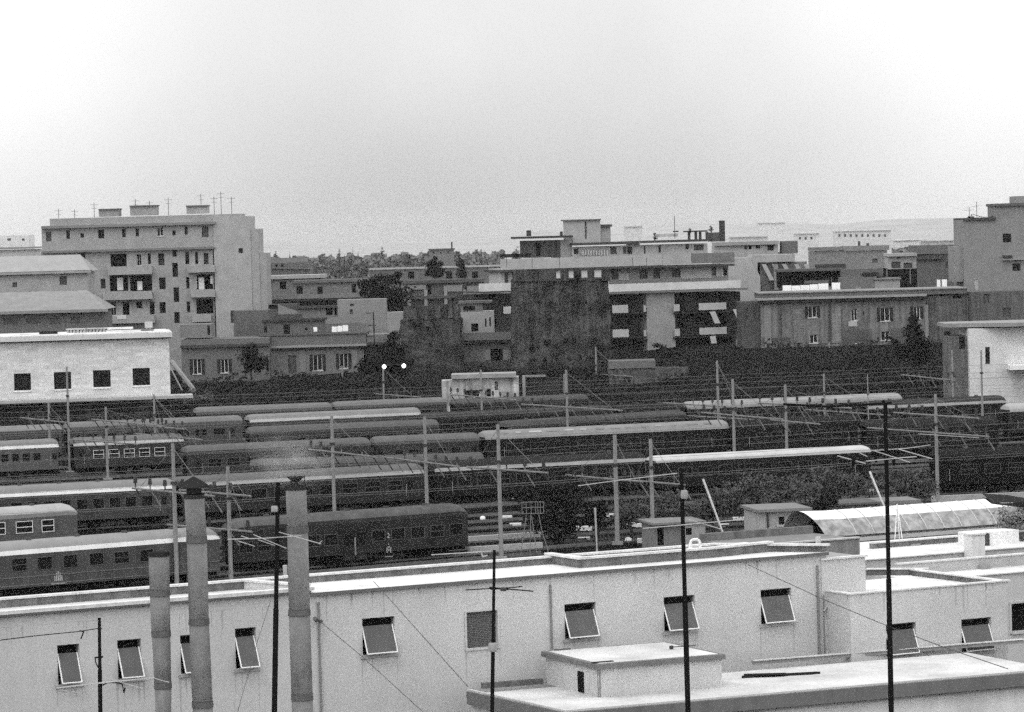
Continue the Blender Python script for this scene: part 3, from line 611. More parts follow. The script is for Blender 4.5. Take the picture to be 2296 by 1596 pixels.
# left edge houses
b = Fr('house', 'hazy low house with shallow tiled roof at the left edge', 'building', 100, 650, 535, 0, 5.0)
b.block(1, (-300, 755, 720, 1100), 9, 0.331, [(485, 780, 545, 850, 'g'), (100, 830, 140, 870, 'g')], down=4.5)
x0, x1, z0, z1 = b.rc(1, -320, 680, 745, 748)
r_ = BM(); r_.face([(x0, -.6, z0), (x1, -.6, z0), (x1 - 2.2, 4.5, z1 + 1.2), (x0, 4.5, z1 + 1.2)]); r_.face([(x1, -.6, z0), (x1, 9.5, z0), (x1 - 2.2, 4.5, z1 + 1.2)]); r_.face([(x0, -.6, z0 - .3), (x1, -.6, z0 - .3), (x1, -.6, z0), (x0, -.6, z0)]); b.part('roof', r_, tone(0.313))
b.box(1, (-320, 742, 745, 765), -.55, -.003, tone(0.110), 'eave')
b = Fr('terrace_house', 'flat-roofed pale house behind the tiled roof at far left', 'building', 60, 640, 600, 0, 5.0)
b.block(1, (-300, 560, 760, 700), 8, 0.460, [(310, 610, 345, 660, 'g'), (380, 600, 420, 625, 'g'), (540, 600, 580, 625, 'g')], down=4.5); b.box(1, (-300, 545, 330, 560), -.5, 7, tone(0.276), 'parapet')
b = Fr('far_block', 'faint far block showing above the left-edge roofs', 'building', 60, 600, 800, 0, 5.0)
b.block(1, (-300, 450, 235, 600), 10, 0.552, [(60, 470, 90, 490, 'g'), (180, 470, 200, 490, 'g')], down=4.5)
b = Fr('arcaded_shed', 'low shed with wide tiled roof and arches over the freight building', 'building', 100, 700, 515, 0, 4.0)
b.block(1, (-300, 1060, 860, 1250), 9, 0.147, [(30, 1120, 140, 1175, 'l'), (215, 1120, 330, 1165, 'l'), (410, 1110, 490, 1170, 'l'), (575, 1110, 650, 1165, 'l')], down=3.5)
x0, x1, z0, z1 = b.rc(1, -320, 900, 885, 1060)
r_ = BM(); r_.face([(x0, -1.2, z0), (x1, -1.2, z0), (x1 - 4, 8, z1 - .2), (x0, 8, z1 - .2)]); r_.face([(x1, -1.2, z0), (x1, 9.5, z0), (x1 - 4, 8, z1 - .2)]); r_.face([(x0, -1.2, z0 - .4), (x1, -1.2, z0 - .4), (x1, -1.2, z0), (x0, -1.2, z0)]); b.part('roof', r_, tone(0.248, streak=.1))
b.box(1, (-320, 1060, 880, 1082), -1.15, -.003, tone(0.074), 'eave')

# freight building, left
b = Fr('freight_building', 'white flat-roofed railway building with four dark square windows at left', 'building', 100, 850, 470, 7, 0)
b.block(1, (-400, 1255, 1388, 2050), 14, 'freight', [(115, 1572, 252, 1710, 'd'), (440, 1560, 580, 1700, 'd'), (760, 1545, 902, 1683, 'd'), (1082, 1528, 1222, 1668, 'd')], down=0, reveal=.35)
for (a_, c_) in ((115, 1712), (440, 1700), (760, 1686), (1082, 1670)): b.box(1, (a_ - 5, c_, a_ + 145, c_ + 10), -.15, -.003, 'white', 'sill')
b.box(1, (-400, 1262, 1405, 1302), -.8, 14.5, tone(0.570), 'roof_slab'); b.box(1, (-400, 1303, 1395, 1312), -.25, -.003, tone(0.092), 'roof_joint')
b.box(5, (-400, 305, 1575, 330), -4.5, -.003, tone(0.414), 'canopy')
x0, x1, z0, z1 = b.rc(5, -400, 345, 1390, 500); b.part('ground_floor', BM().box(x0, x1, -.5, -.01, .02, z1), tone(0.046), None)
for (x, w) in ((1120, 60), (300, 40), (700, 50)): b.box(5, (x, 350, x + w, 500), -.6, -.503, tone(0.110), 'pillar')
rt_ = thing('roof_clutter', 'dark water tank with pipes on the freight building roof', 'tank', PY(*q(1, 390, 1268), 474)); s_ = 474 / FPX * .2749
link('tank', BM().box(-70 * s_, 70 * s_, 0, 1.5, 0, 40 * s_), tone(0.028), rt_); link('pipe', BM().tube((-70 * s_, .5, .2), (-230 * s_, .5, .3), .05), tone(0.368), rt_)
for i_, (x0_, x1_, y0_, y1_, v, lb) in enumerate(((545, 700, 1215, 1262, .4, 'slatted pale vent box on the freight building roof'), (705, 868, 1210, 1258, .33, 'grey slatted vent box right of the pale one on the freight roof'), (875, 1080, 1195, 1212, .7, 'long white pipe rack on the freight roof'), (1150, 1250, 1215, 1235, .08, 'dark tarp roll at the right of the freight roof'), (1180, 1240, 1150, 1200, .45, 'small pale hut behind the freight roof edge'))):
    f = Fr('roof_vent_box', lb, 'roof fitting', *q(1, x0_, 1262), 478, 0, PY(*q(1, x0_, 1262), 478).z); x0, x1, z0, z1 = f.rc(1, x0_, y0_, x1_, y1_); bmx = BM()
    if 'slat' in lb:
        k = 0
        while x0 + k * .45 < x1: bmx.box(x0 + k * .45, x0 + k * .45 + .25, 0, 1.2, 0, z1); k += 1
        f.part('slats', bmx, tone(v)); f.part('cap', BM().box(x0 - .1, x1 + .1, -.1, 1.3, z1 + .003, z1 + .15), tone(v * 1.2))
    else:
        f.part('body', BM().box(x0, x1, 0, .8, z0, z1), tone(v)); f.part('feet', BM().box(x0 + .2, x0 + .35, .1, .3, 0, z0).box(x1 - .35, x1 - .2, .1, .3, 0, z0), tone(v))

# villas left of centre
b = Fr('villa', 'grey villa with two shuttered windows beside the freight building', 'building', *q(1, 1800, 1500), 512, 0, 5.0)
b.block(1, (1480, 1290, 2195, 1600), 10, 0.144, [(1575, 1455, 1642, 1575, 's'), (1800, 1455, 1862, 1565, 's'), (2170, 1440, 2190, 1560)], down=4.5); b.box(1, (1470, 1335, 2200, 1358), -.5, -.003, tone(0.065), 'cornice')
b.block(1, (1465, 1172, 1720, 1282), 6, 0.187, [(1690, 1180, 1712, 1260)], y0=2, name='attic_wall')
b = Fr('house', 'plain grey gable house behind the two-windowed villa', 'building', *q(1, 2000, 1200), 530, 0, 5.0)
b.block(1, (1905, 1060, 2190, 1300), 8, 0.122, [(2150, 1170, 2175, 1240)], down=4.5); b.box(1, (1880, 1060, 1910, 1160), .5, 2, tone(0.058), 'chimney')
pp = thing('stair_chute', 'pale slanting handrail wall right of the freight building', 'stair', PY(*q(5, 1580, 235), 486)); a_ = PY(*q(5, 1580, 235), 486); c_ = PY(*q(5, 1400, 0), 495) - a_
link('rail', BM().tube((0, 0, 0), c_, .35, .3, 6).tube((-1.6, 0, 0), c_ + Vector((-.6, 0, 0)), .12, .1, 6), tone(0.252), pp)
b = Fr('villa', 'wide villa with bracketed cornice and shuttered windows left of the ruined tower', 'building', *q(2, 500, 1100), 516, 0, 5.0)
b.block(2, (95, 965, 880, 1235), 11, 0.180, [(262, 1055, 330, 1205, 'g'), (465, 1050, 540, 1178, 's'), (680, 1042, 750, 1162, 's')], down=4.5)
b.box(2, (20, 972, 900, 990), -.8, -.003, tone(0.288), 'cornice'); b.box(2, (40, 992, 890, 1010), -.3, -.003, tone(0.072), 'cornice_shade_strip')  # dark strip painted as the shade below the cornice
for x in (110, 355, 780): b.box(2, (x, 1012, x + 50, 1230), -.12, -.003, tone(0.216), 'pilaster')
b.box(2, (25, 890, 900, 970), -.2, 11, tone(0.137), 'parapet'); b.box(2, (20, 882, 905, 892), -.35, 11.2, tone(0.086), 'parapet_coping')
b.box(2, (902, 885, 1160, 948), 0, 8, tone(0.173), 'side_parapet'); b.box(2, (895, 950, 1165, 968), -.3, 8, tone(0.072), 'side_cornice')
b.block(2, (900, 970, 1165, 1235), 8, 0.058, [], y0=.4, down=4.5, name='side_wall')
b.block(2, (55, 775, 550, 890), 6, 0.122, [(65, 815, 90, 870), (225, 805, 277, 882), (400, 830, 420, 850)], y0=3, name='attic_wall'); b.box(2, (45, 762, 560, 778), 2.6, 10, tone(0.050), 'attic_slab')
b.box(2, (180, 722, 365, 762), 4, 8, tone(0.072), 'attic_hut')
t_ = thing('laundry', 'white sheets hung on the villa roof terrace left of centre', 'laundry', PY(*q(2, 610, 880), 518)); s_ = 518 / FPX * .2749
for (x0_, x1_, y0_, y1_) in ((470, 500, 822, 858), (620, 660, 822, 866), (664, 705, 818, 864), (708, 752, 812, 862)): link('cloth', BM().box((x0_ - 610) * s_, (x1_ - 610) * s_, -.03, .03, (880 - y1_) * s_, (880 - y0_) * s_), 'sheet', t_)
link('line', BM().tube((-160 * s_, 0, 62 * s_), (150 * s_, 0, 66 * s_), .02, seg=4).tube((-160 * s_, 0, 0), (-160 * s_, 0, 64 * s_), .05, seg=5).tube((150 * s_, 0, 0), (150 * s_, 0, 68 * s_), .05, seg=5), tone(0.144), t_)
t_ = thing('pole_antenna', 'dark lattice antenna in front of the villa roof corner', 'antenna', PY(*q(2, 965, 960), 514)); s_ = 514 / FPX * .2749
link('mast', BM().tube((0, 0, -1), (0, 0, 260 * s_), .09, seg=6), tone(0.029), t_)
link('elements', BM().tube((-60 * s_, 0, 250 * s_), (0, 0, 250 * s_), .06, seg=5).tube((-40 * s_, 0, 150 * s_), (20 * s_, 0, 150 * s_), .05, seg=5).tube((-70 * s_, 0, 60 * s_), (0, 0, 60 * s_), .06, seg=5), tone(0.029), t_)
b = Fr('house', 'pale stepped house with gable wall behind the villa laundry', 'building', *q(2, 600, 700), 550, 0, 6.0)
b.block(2, (100, 640, 340, 790), 6, 0.086, [(108, 640, 178, 678, 'k')], y0=.3, down=5.5)
x0, x1, z0, z1 = b.rc(2, 180, 638, 345, 745); g = BM(); g.prism([(0, 0), (0, 0)], 0, 0) if False else None
g = BM(); g.face([(x0, 0, z0), (x1, 0, z0), (x1, 0, (z0 + z1) / 2 - .2), (x0, 0, z1)]); g.face([(x0, 0, z1), (x1, 0, (z0 + z1) / 2 - .2), (x1, 5, (z0 + z1) / 2 - .2), (x0, 5, z1)]); b.part('gable', g, tone(0.238))
b.block(2, (345, 665, 662, 790), 6, 0.180, [(570, 668, 626, 728, 'k'), (640, 670, 662, 730, 'k')], down=5.5, name='rear_wall')
b.block(2, (664, 600, 1060, 790), 6, 0.245, [(765, 635, 800, 655, 'g'), (765, 680, 790, 720, 'g')], y0=-.2, down=5.5, name='gable_wall')
b.block(2, (1062, 705, 1198, 790), 6, 0.288, [], y0=-.1, down=5.5, name='annex_wall'); b.box(2, (550, 745, 912, 795), -2.2, -1.9, tone(0.230), 'terrace_parapet'); b.box(2, (340, 655, 662, 672), -.5, 4, tone(0.065), 'eave')
b = Fr('house', 'flat-roofed house with three dark windows above the stepped house', 'building', *q(2, 600, 520), 580, 0, 6.0)
b.block(2, (300, 462, 890, 600), 8, 0.194, [(330, 492, 382, 555), (500, 495, 545, 555), (780, 476, 816, 545), (862, 485, 885, 535)], down=5.5, reveal=.35)
b.box(2, (295, 440, 900, 462), -.4, 8.4, tone(0.144), 'roof_slab'); b.box(2, (105, 555, 1010, 590), -1.8, -1.2, tone(0.216), 'terrace_parapet'); b.box(2, (105, 592, 1010, 608), -1.7, -.1, tone(0.058), 'terrace_slab'); b.block(2, (105, 610, 1045, 665), 6, 0.050, [], y0=-.6, down=5.5, name='lower_wall')
b = Fr('house', 'grey house with bright roof edge left of the three-windowed house', 'building', *q(2, 300, 480), 595, 0, 6.0)
b.block(2, (92, 432, 560, 600), 8, 0.180, [(105, 460, 132, 502), (195, 455, 246, 516), (450, 415, 530, 445, 'k')], down=5.5, reveal=.35); b.box(2, (90, 402, 560, 430), -.5, 8.5, tone(0.360), 'roof_slab')
b = Fr('house', 'dim sloping-roofed house with three small dark vents far left of centre', 'building', *q(2, 250, 350), 640, 0, 6.0)
b.block(2, (40, 300, 440, 440), 9, 0.122, [(106, 316, 126, 336), (155, 314, 176, 334), (204, 314, 225, 334)], down=5.5)
x0, x1, z0, z1 = b.rc(2, 20, 285, 470, 345); r_ = BM(); r_.face([(x0, -.5, z1 - 1.2), (x1, -.5, z1 - 1.6), (x1 - 2, 5, z1 + .5), (x0, 5, z1 + .5)]); b.part('roof', r_, tone(0.108))
b = Fr('villa', 'dim balustraded villa between the dark trees and the brick tower', 'building', *q(2, 1500, 520), 600, 0, 6.0)
b.block(2, (1222, 465, 1860, 700), 9, 0.108, [(1400, 480, 1430, 560, 'k'), (1700, 490, 1720, 540)], down=5.5); b.box(2, (1215, 440, 1860, 466), -.5, 9.5, tone(0.094), 'roof_slab')
for r in ((1230, 480, 1385, 520), (1530, 485, 1680, 535), (1720, 492, 1850, 560)): b.box(2, r, -.3, -.003, tone(0.238), 'pale_panel')
for x in (1235, 1372, 1535, 1690): b.box(2, (x, 520, x + 25, 650), -.9, -.6, tone(0.274), 'column')  # columns toned pale, the sunlight on them put into the colour
b.box(2, (1215, 570, 1860, 590), -1.0, -.31, tone(0.086), 'balcony')
b = Fr('arched_wall', 'long low arched wall with bright top before the far wood', 'wall', *q(2, 1400, 380), 760, 0, 6.0)
b.block(2, (922, 345, 1995, 450), 4, 0.115, [(x, 372, x + 50, 430, 'k') for x in (1130, 1240, 1550, 1760, 1900)], down=5.5, reveal=.8); b.box(2, (920, 333, 1995, 346), -.4, 4.4, tone(0.302), 'coping')
b = Fr('far_house', 'far hazy square building with thin chimney on the skyline', 'building', *q(2, 1500, 240), 900, 0, 6.0)
b.block(2, (1412, 195, 1612, 330), 8, 0.144, [(1440, 210, 1455, 225), (1500, 212, 1515, 226), (1560, 210, 1575, 225)], down=5.5); b.box(2, (1590, 130, 1602, 200), 1, 2, tone(0.072), 'chimney'); b.box(2, (1405, 186, 1618, 197), -.4, 8.4, tone(0.086), 'cornice')

# small white house between the towers
b = Fr('house', 'small pale house wedged between the ruined tower and the big tower', 'building', *q(2, 1800, 900), 512, 0, 5.0)
b.block(2, (1668, 700, 1942, 880), 7, 0.360, [(1755, 796, 1812, 862, 'k'), (1866, 755, 1880, 825), (1902, 745, 1916, 820)], y0=1.2, reveal=.3, name='upper_wall')
b.box(2, (1665, 632, 1850, 698), 1.6, 5, tone(0.173), 'roof_hut'); b.box(2, (1690, 655, 1785, 688), 1.55, 1.597, 'hole', 'opening'); b.box(2, (1650, 612, 1925, 632), 1.3, 5.5, tone(0.144), 'awning_roof')
b.box(2, (1670, 868, 2104, 932), -.8, -.5, tone(0.180), 'balcony_parapet'); b.box(2, (1670, 934, 2106, 958), -.75, 7, tone(0.043), 'balcony_slab')
b.block(2, (1675, 960, 2110, 1230), 8, 0.194, [(1915, 1002, 2012, 1100, 'k')], down=4.5, name='lower_wall')
for r in ((1870, 1010, 1912, 1095), (2016, 1010, 2060, 1095)): b.box(2, r, -.08, -.003, tone(0.274), 'shutter')
b.box(2, (1680, 1105, 2110, 1235), -.15, -.003, tone(0.086), 'plinth')

# towers
def ragged(fr, n, x0, y0, x1, y1, depth, m, holes, down, name='tower_body', amp=.35):
    a, b_, c, d = fr.rc(n, x0, y0, x1, y1); c = down; NX, NZ = 44, 46; bm = BM(); rr = random.Random(int(x0))
    hs = [fr.rc(n, hx - hw * 1.35, hy - hw * 1.35, hx + hw * 1.35, hy + hw * 1.35) for hx, hy, hw in holes]
    def nz(u, v, s=0): return noise.noise(Vector((u * .45, v * .45, s * 7.3))) * 1.1 + noise.noise(Vector((u * 1.6, v * 1.6, s * 3.1 + 5))) * .5
    idx = {}
    per = []
    for i in range(NX): per.append((a + (b_ - a) * i / NX, 0, 0))
    ND = 14
    for i in range(ND): per.append((b_, depth * i / ND, 1))
    for i in range(NX): per.append((b_ - (b_ - a) * i / NX, depth, 2))
    for i in range(ND): per.append((a, depth * (1 - i / ND), 3))
    P_ = len(per)
    for j in range(NZ + 1):
        z = c + (d - c) * j / NZ; taper = (1 - j / NZ) * .5
        for (x, y, s_) in per:
            w = nz(x + y, z, s_) * amp; ox = {1: w + taper, 3: -w - taper}.get(s_, 0); oy = {0: -w - taper, 2: w}.get(s_, 0)
            if (x, y) == (a, 0): ox = -taper
            bm.v.append((x + ox, y + oy, z + (nz(x, 3, 9) * .5 if j == NZ else 0)))
    for j in range(NZ):
        for i in range(P_): bm.f.append((j * P_ + i, j * P_ + (i + 1) % P_, (j + 1) * P_ + (i + 1) % P_, (j + 1) * P_ + i))
    bm.f.append(tuple(NZ * P_ + i for i in range(P_)))
    fr.part(name, bm, m)
    for h in hs: fr.part('putlog_hole', BM().box(h[0], h[1], -amp - .55, .3, h[2], h[3]), 'hole')
    return a, b_, c, d
b = Fr('brick_tower', 'big square dark ancient brick tower with battlements in the centre', 'tower', *q(3, 640, 900), 503, 0, 4.0)
rr = random.Random(11)
holes = [(530, 1118, 16), (685, 1110, 13), (750, 1108, 14), (405, 1160, 12), (460, 1155, 7), (915, 1095, 10), (975, 1178, 10), (600, 1150, 6), (425, 1262, 8), (515, 1258, 8), (610, 1255, 8), (712, 1248, 8), (805, 1245, 8), (875, 1245, 8), (955, 1240, 8), (468, 790, 8), (560, 792, 6), (735, 780, 7), (790, 800, 6), (845, 790, 6), (520, 1362, 7), (620, 1358, 7), (740, 1360, 7), (850, 1350, 7), (345, 800, 6), (880, 840, 7)]
ragged(b, 3, 255, 612, 1036, 1400, 12, 'tufa', holes, 0.0, amp=.22)
for (x0_, x1_) in ((255, 606), (640, 708), (748, 812), (862, 918), (976, 1036)): b.box(3, (x0_, 528 if x0_ < 300 else 520, x1_, 622), -.35, 1.0, 'tufa', 'merlon')
b.box(3, (255, 560, 300, 622), 1.05, 11.5, 'tufa', 'merlon'); b.box(3, (240, 600, 1045, 616), 11, 12.2, 'tufa', 'rear_battlement')
b = Fr('ruined_tower', 'smaller ruined tower with broken battlements left of the big tower', 'tower', *q(2, 1430, 950), 506, 0, 4.0)
holes = [(1345, 805, 10), (1400, 830, 9), (1290, 800, 14), (1450, 810, 7), (1540, 800, 9), (1260, 1110, 18), (1230, 980, 8), (1420, 960, 6), (1500, 1010, 6)]
ragged(b, 2, 1195, 750, 1668, 1260, 10, 'tufa2', holes, 0.0, amp=.45)
for (x0_, x1_, y_) in ((1200, 1272, 652), (1306, 1370, 655), (1396, 1464, 648), (1502, 1563, 640), (1600, 1668, 636)): b.box(2, (x0_, y_, x1_, 755), -.3, .9, 'tufa', 'merlon')
b.box(2, (1200, 690, 1668, 740), 8.6, 9.6, 'tufa', 'rear_battlement') if False else None
x0, x1, z0, z1 = b.rc(2, 1500, 760, 1668, 1240); b.part('corner_buttress', BM().box(x0, x1, -1.1, -.4, -4 + 4, z1), 'tufa')
b = Fr('plaster_building', 'low building of flaking pale plaster with a tiled cornice below the towers', 'building', *q(2, 1880, 1300), 481, 0, 0.0)
b.block(2, (1600, 1240, 2145, 1460), 5, 'patch', [(1700, 1340, 1812, 1400, 'k'), (1880, 1330, 1915, 1390, 'k'), (1945, 1270, 1975, 1340, 'g')], down=0, reveal=.3)
b.box(2, (1592, 1208, 2120, 1242), -.6, 5, tone(0.302, var=.3), 'cornice'); b.block(2, (1515, 1262, 1598, 1400), 4, 'patch', [], y0=.4, down=0, name='annex_wall'); b.box(2, (2090, 1200, 2118, 1238), .1, .8, tone(0.072), 'chimney')
b = Fr('ruined_wall', 'ruined wall stub with gate posts right of the plaster building', 'wall', *q(3, 400, 1450), 484, 0, 0.0)
b.block(3, (330, 1395, 355, 1520), 1.2, 'w2', [], down=0, name='gate_post'); b.block(3, (665, 1385, 692, 1596), 1.2, 'w3', [], down=0, name='gate_post'); b.box(3, (345, 1390, 520, 1405), .1, 1.1, tone(0.216), 'lintel'); b.block(3, (395, 1410, 665, 1596), 1, 0.032, [], y0=.4, down=0, name='wall_panel')
b = Fr('rampart', 'grey rendered rampart with a small dark opening right of the big tower', 'wall', *q(3, 1200, 1400), 492, 0, 0.0)
b.block(3, (1035, 1335, 1690, 1600), 6, tone(0.094, var=.4, streak=.3), [(1155, 1398, 1212, 1462, 'k')], down=0, reveal=.5); b.box(3, (1035, 1272, 1415, 1334), -.15, 6, tone(0.144), 'parapet')

# central apartment block
b = Fr('apartment_block', 'modern balconied apartment block with white parapets behind the brick tower', 'building', *q(3, 1035, 800), 545, 16, 6.0)
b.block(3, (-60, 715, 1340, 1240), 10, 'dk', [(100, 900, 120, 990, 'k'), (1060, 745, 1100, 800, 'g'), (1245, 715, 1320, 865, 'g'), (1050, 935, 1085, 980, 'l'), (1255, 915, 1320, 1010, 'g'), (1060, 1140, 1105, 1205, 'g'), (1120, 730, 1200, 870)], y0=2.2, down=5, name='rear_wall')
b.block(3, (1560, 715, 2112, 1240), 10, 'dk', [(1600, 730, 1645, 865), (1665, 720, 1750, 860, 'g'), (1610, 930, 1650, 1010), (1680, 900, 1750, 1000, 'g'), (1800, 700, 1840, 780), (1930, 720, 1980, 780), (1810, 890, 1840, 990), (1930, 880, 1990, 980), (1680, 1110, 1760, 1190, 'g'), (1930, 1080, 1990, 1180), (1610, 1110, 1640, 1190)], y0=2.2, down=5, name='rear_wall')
x0, x1, z0, z1 = b.rc(3, 1338, 700, 1568, 1200); b.part('pier', BM().box(x0, x1, -.4, 6, -1, z1), tone(0.302, streak=.08))
for (r, m_) in (((1035, 632, 2110, 694), .58), ((-20, 640, 247, 704), .56)): b.box(3, r, -1.2, -.9, tone(m_), 'balcony_parapet')
b.box(3, (1030, 696, 2170, 712), -1.3, 8, tone(0.158), 'balcony_slab'); b.box(3, (-20, 706, 250, 720), -1.2, 8, tone(0.086), 'balcony_slab')
b.block(3, (1035, 505, 2010, 640), 8, 0.259, [(1058, 525, 1110, 610, 'g'), (1285, 528, 1352, 605, 'g'), (1398, 520, 1452, 600, 'g'), (1550, 518, 1616, 590, 'g'), (1880, 505, 1908, 575, 'g'), (1968, 520, 2000, 575, 'd')], y0=.6, name='upper_wall')
for r in ((1622, 512, 1872, 600), (1912, 505, 1968, 585), (1118, 560, 1200, 615)): b.box(3, r, .5, .597, tone(0.446), 'white_panel')
b.block(3, (160, 520, 250, 700), 7, 0.360, [(185, 550, 215, 640, 'g')], y0=-.3, name='upper_wall'); b.block(3, (252, 520, 600, 700), 5, 0.036, [], y0=2.2, name='loggia_wall'); b.block(3, (600, 518, 1034, 700), 7, 0.540, [(640, 530, 700, 690, 'k'), (750, 530, 770, 690, 'g')], y0=-1.05, name='upper_wall')  # loggia wall near-black, the shade under the slab put into its colour
b.box(3, (155, 425, 1470, 512), -1.4, -1.1, tone(0.403), 'parapet'); b.box(3, (1472, 405, 1708, 488), -1.4, -1.1, tone(0.360), 'parapet'); b.box(3, (1710, 392, 2060, 476), -1.45, -1.1, tone(0.173), 'parapet')
b.box(3, (150, 513, 1500, 530), -1.35, 8, tone(0.065), 'terrace_slab'); b.box(3, (1500, 490, 2060, 506), -1.35, 8, tone(0.065), 'terrace_slab')
b.block(3, (735, 330, 1840, 440), 7, 0.396, [(750, 358, 788, 402), (1048, 345, 1098, 402, 'g'), (1150, 345, 1180, 400, 'g'), (1185, 342, 1226, 402), (1320, 335, 1335, 400, 'g'), (1440, 330, 1460, 390), (1660, 318, 1690, 362), (1730, 325, 1808, 372, 'g')], y0=1.5, name='attic_wall')
b.block(3, (400, 290, 640, 430), 6, 0.086, [(440, 310, 480, 420, 'k'), (540, 330, 560, 425, 'g'), (590, 330, 610, 425, 'g')], y0=2.0, name='attic_wall'); b.block(3, (642, 285, 735, 430), 5, 0.302, [], y0=1.8, name='attic_wall')
b.box(3, (345, 255, 742, 272), .6, 8, tone(0.050), 'roof_slab'); b.box(3, (735, 305, 1275, 326), .6, 8.2, tone(0.065), 'roof_slab'); b.box(3, (1280, 300, 1290, 328), .7, 7, tone(0.216), 'roof_joint'); b.box(3, (1290, 288, 1842, 306), .6, 8.2, tone(0.065), 'roof_slab')
b.block(3, (742, 125, 968, 330), 5, 0.374, [(840, 140, 855, 280, 'g')], y0=2.2, name='stair_tower'); b.box(3, (728, 118, 972, 128), 1.9, 7.5, tone(0.144), 'roof_slab'); b.block(3, (970, 180, 1050, 320), 4, 0.302, [], y0=2.6, name='lift_house'); b.box(3, (970, 160, 1062, 180), 2.2, 7, tone(0.072), 'roof_slab')
b.box(3, (375, 208, 402, 256), 2, 2.8, tone(0.058), 'chimney'); b.box(3, (645, 218, 660, 256), 2, 2.6, tone(0.058), 'chimney'); b.box(3, (1952, 128, 1982, 300), 2, 3, tone(0.058), 'chimney'); b.box(3, (1885, 225, 1945, 300), 2.5, 5, tone(0.108), 'roof_hut')
b.box(3, (1680, 210, 1840, 222), 2.2, 4.5, tone(0.058), 'pergola_beam'); 
for x in (1685, 1740, 1775, 1830): b.box(3, (x, 222, x + 16, 290), 2.4, 2.8, tone(0.065), 'pergola_post')
for x in range(820, 1030, 22): b.box(3, (x, 372, x + 9, 410), .9, 1.0, tone(0.432), 'baluster')
b.box(3, (160, 400, 400, 428), -1.0, -.2, 'leaf', 'hedge_planter'); b.box(3, (1450, 236, 1600, 262), 3, 6, tone(0.446), 'roof_hut')
for r in ((1065, 818, 1192, 882), (1068, 1016, 1198, 1080), (1320, 820, 1338, 872), (1322, 1020, 1340, 1070), (1565, 812, 1612, 868), (1572, 1012, 1615, 1070), (1770, 800, 1992, 856), (1776, 1000, 1996, 1056), (178, 830, 256, 888)): b.box(3, r, -.9, -.7, tone(0.432), 'balcony_panel')
for r in ((1040, 882, 1338, 892), (1040, 1080, 1338, 1090), (1565, 872, 2100, 882), (1565, 1072, 2100, 1082)): b.box(3, r, -.85, 2.2, tone(0.036), 'balcony_slab')
for r in ((1200, 840, 1320, 880), (1205, 1038, 1322, 1078), (1620, 1020, 1770, 1072), (2000, 800, 2080, 830), (2000, 985, 2090, 1045)): b.box(3, r, -.7, -.4, 'leaf', 'balcony_planting')
for k, (xa, ya, xb, yb) in enumerate(((1842, 870, 1890, 966), (2030, 850, 2085, 955), (1845, 1070, 1870, 1180))):
    x0, x1, z0, z1 = b.rc(3, xa, ya, xb, yb); g = BM(); g.face([(x0, -.9, z1), (x0 + .9, -.9, z1), (x1 + .5, -1.6, z0), (x1 - .4, -1.6, z0)]); g.face([(x0, -.86, z1), (x1 - .4, -1.56, z0), (x1 + .5, -1.56, z0), (x0 + .9, -.86, z1)]); b.part('sun_blind', g, tone(0.360))
for x in (200, 408, 632, 1228, 1340): b.box(3, (x, 430, x + 4, 510), -1.43, -1.405, tone(0.144), 'joint')
t_ = thing('roof_antenna', 'single thin antenna standing on the balconied apartment block', 'antenna', PY(*q(3, 1573, 250), 551)); link('mast', BM().tube((0, 0, -.5), (0, 0, 160 * .0189), .05, seg=5), tone(0.058), t_); link('elements', BM().tube((-.3, 0, .6), (.6, 0, .6), .1, seg=5), tone(0.036), t_)
for (x, y, lb) in ((1695, 200, 'dark potted shrub on the apartment roof left of the pergola'), (1410, 245, 'dark potted plant on the middle of the apartment roof'), (1870, 180, 'dark potted plant right of the roof pergola')):
    tree('potted_shrub', lb, 551, q(3, x, y + 60), [q(3, x, y) + (4, 5), q(3, x, y + 25) + (5, 5)], 160, .25, 'leaf', zb=PY(*q(3, x, y + 50), 551).z, trunk=.08)

# right of the apartment block
b = Fr('house', 'white flat-roofed house with four dark windows behind the balconied block', 'building', *q(4, 200, 450), 600, 0, 6.0)
b.block(4, (-60, 432, 410, 640), 8, 0.360, [(158, 432, 182, 462), (190, 432, 212, 460), (242, 430, 274, 455), (328, 425, 374, 470)], down=5.5); b.box(4, (-60, 404, 415, 430), -.5, 8, tone(0.302), 'roof_slab'); b.box(4, (435, 400, 552, 490), 1, 6, tone(0.144), 'rear_hut')
b = Fr('sloped_hall', 'white hall with slanting buttress fins right of the balconied block', 'building', *q(4, 150, 650), 575, 0, 6.0)
x0, x1, z0, z1 = b.rc(4, 0, 525, 275, 800); g = BM()
P5 = [(x0, z0 - 3), (x1, z0 - 3), (x1, z0 + 3), (x0 + (x1 - x0) * .72, z1), (x0, z1)]
i = [(x, 0, z) for x, z in P5]; j = [(x, 8, z) for x, z in P5]; g.face(i)
for k in range(5): g.face([i[k], j[k], j[(k + 1) % 5], i[(k + 1) % 5]])
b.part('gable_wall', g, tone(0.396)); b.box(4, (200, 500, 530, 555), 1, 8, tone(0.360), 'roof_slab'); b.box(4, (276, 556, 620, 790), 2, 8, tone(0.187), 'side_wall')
for x in (290, 365, 440, 530, 600):
    xa, xb, za, zb_ = b.rc(4, x, 570, x + 55, 690); g = BM(); g.face([(xa, 1, zb_), (xa + .7, 1, zb_), (xb + .7, 0, za), (xb, 0, za)]); g.face([(xa + .7, 1, zb_), (xa + .7, 2, zb_), (xb + .7, 1.4, za), (xb + .7, 0, za)]); b.part('fin', g, tone(0.302))
b.box(4, (378, 570, 408, 760), .5, 1.5, tone(0.259), 'pillar')
b = Fr('terrace_pavilion', 'long black-shaded roof pavilion behind the hung sheets', 'pavilion', *q(4, 640, 650), 560, 0, 17.0)
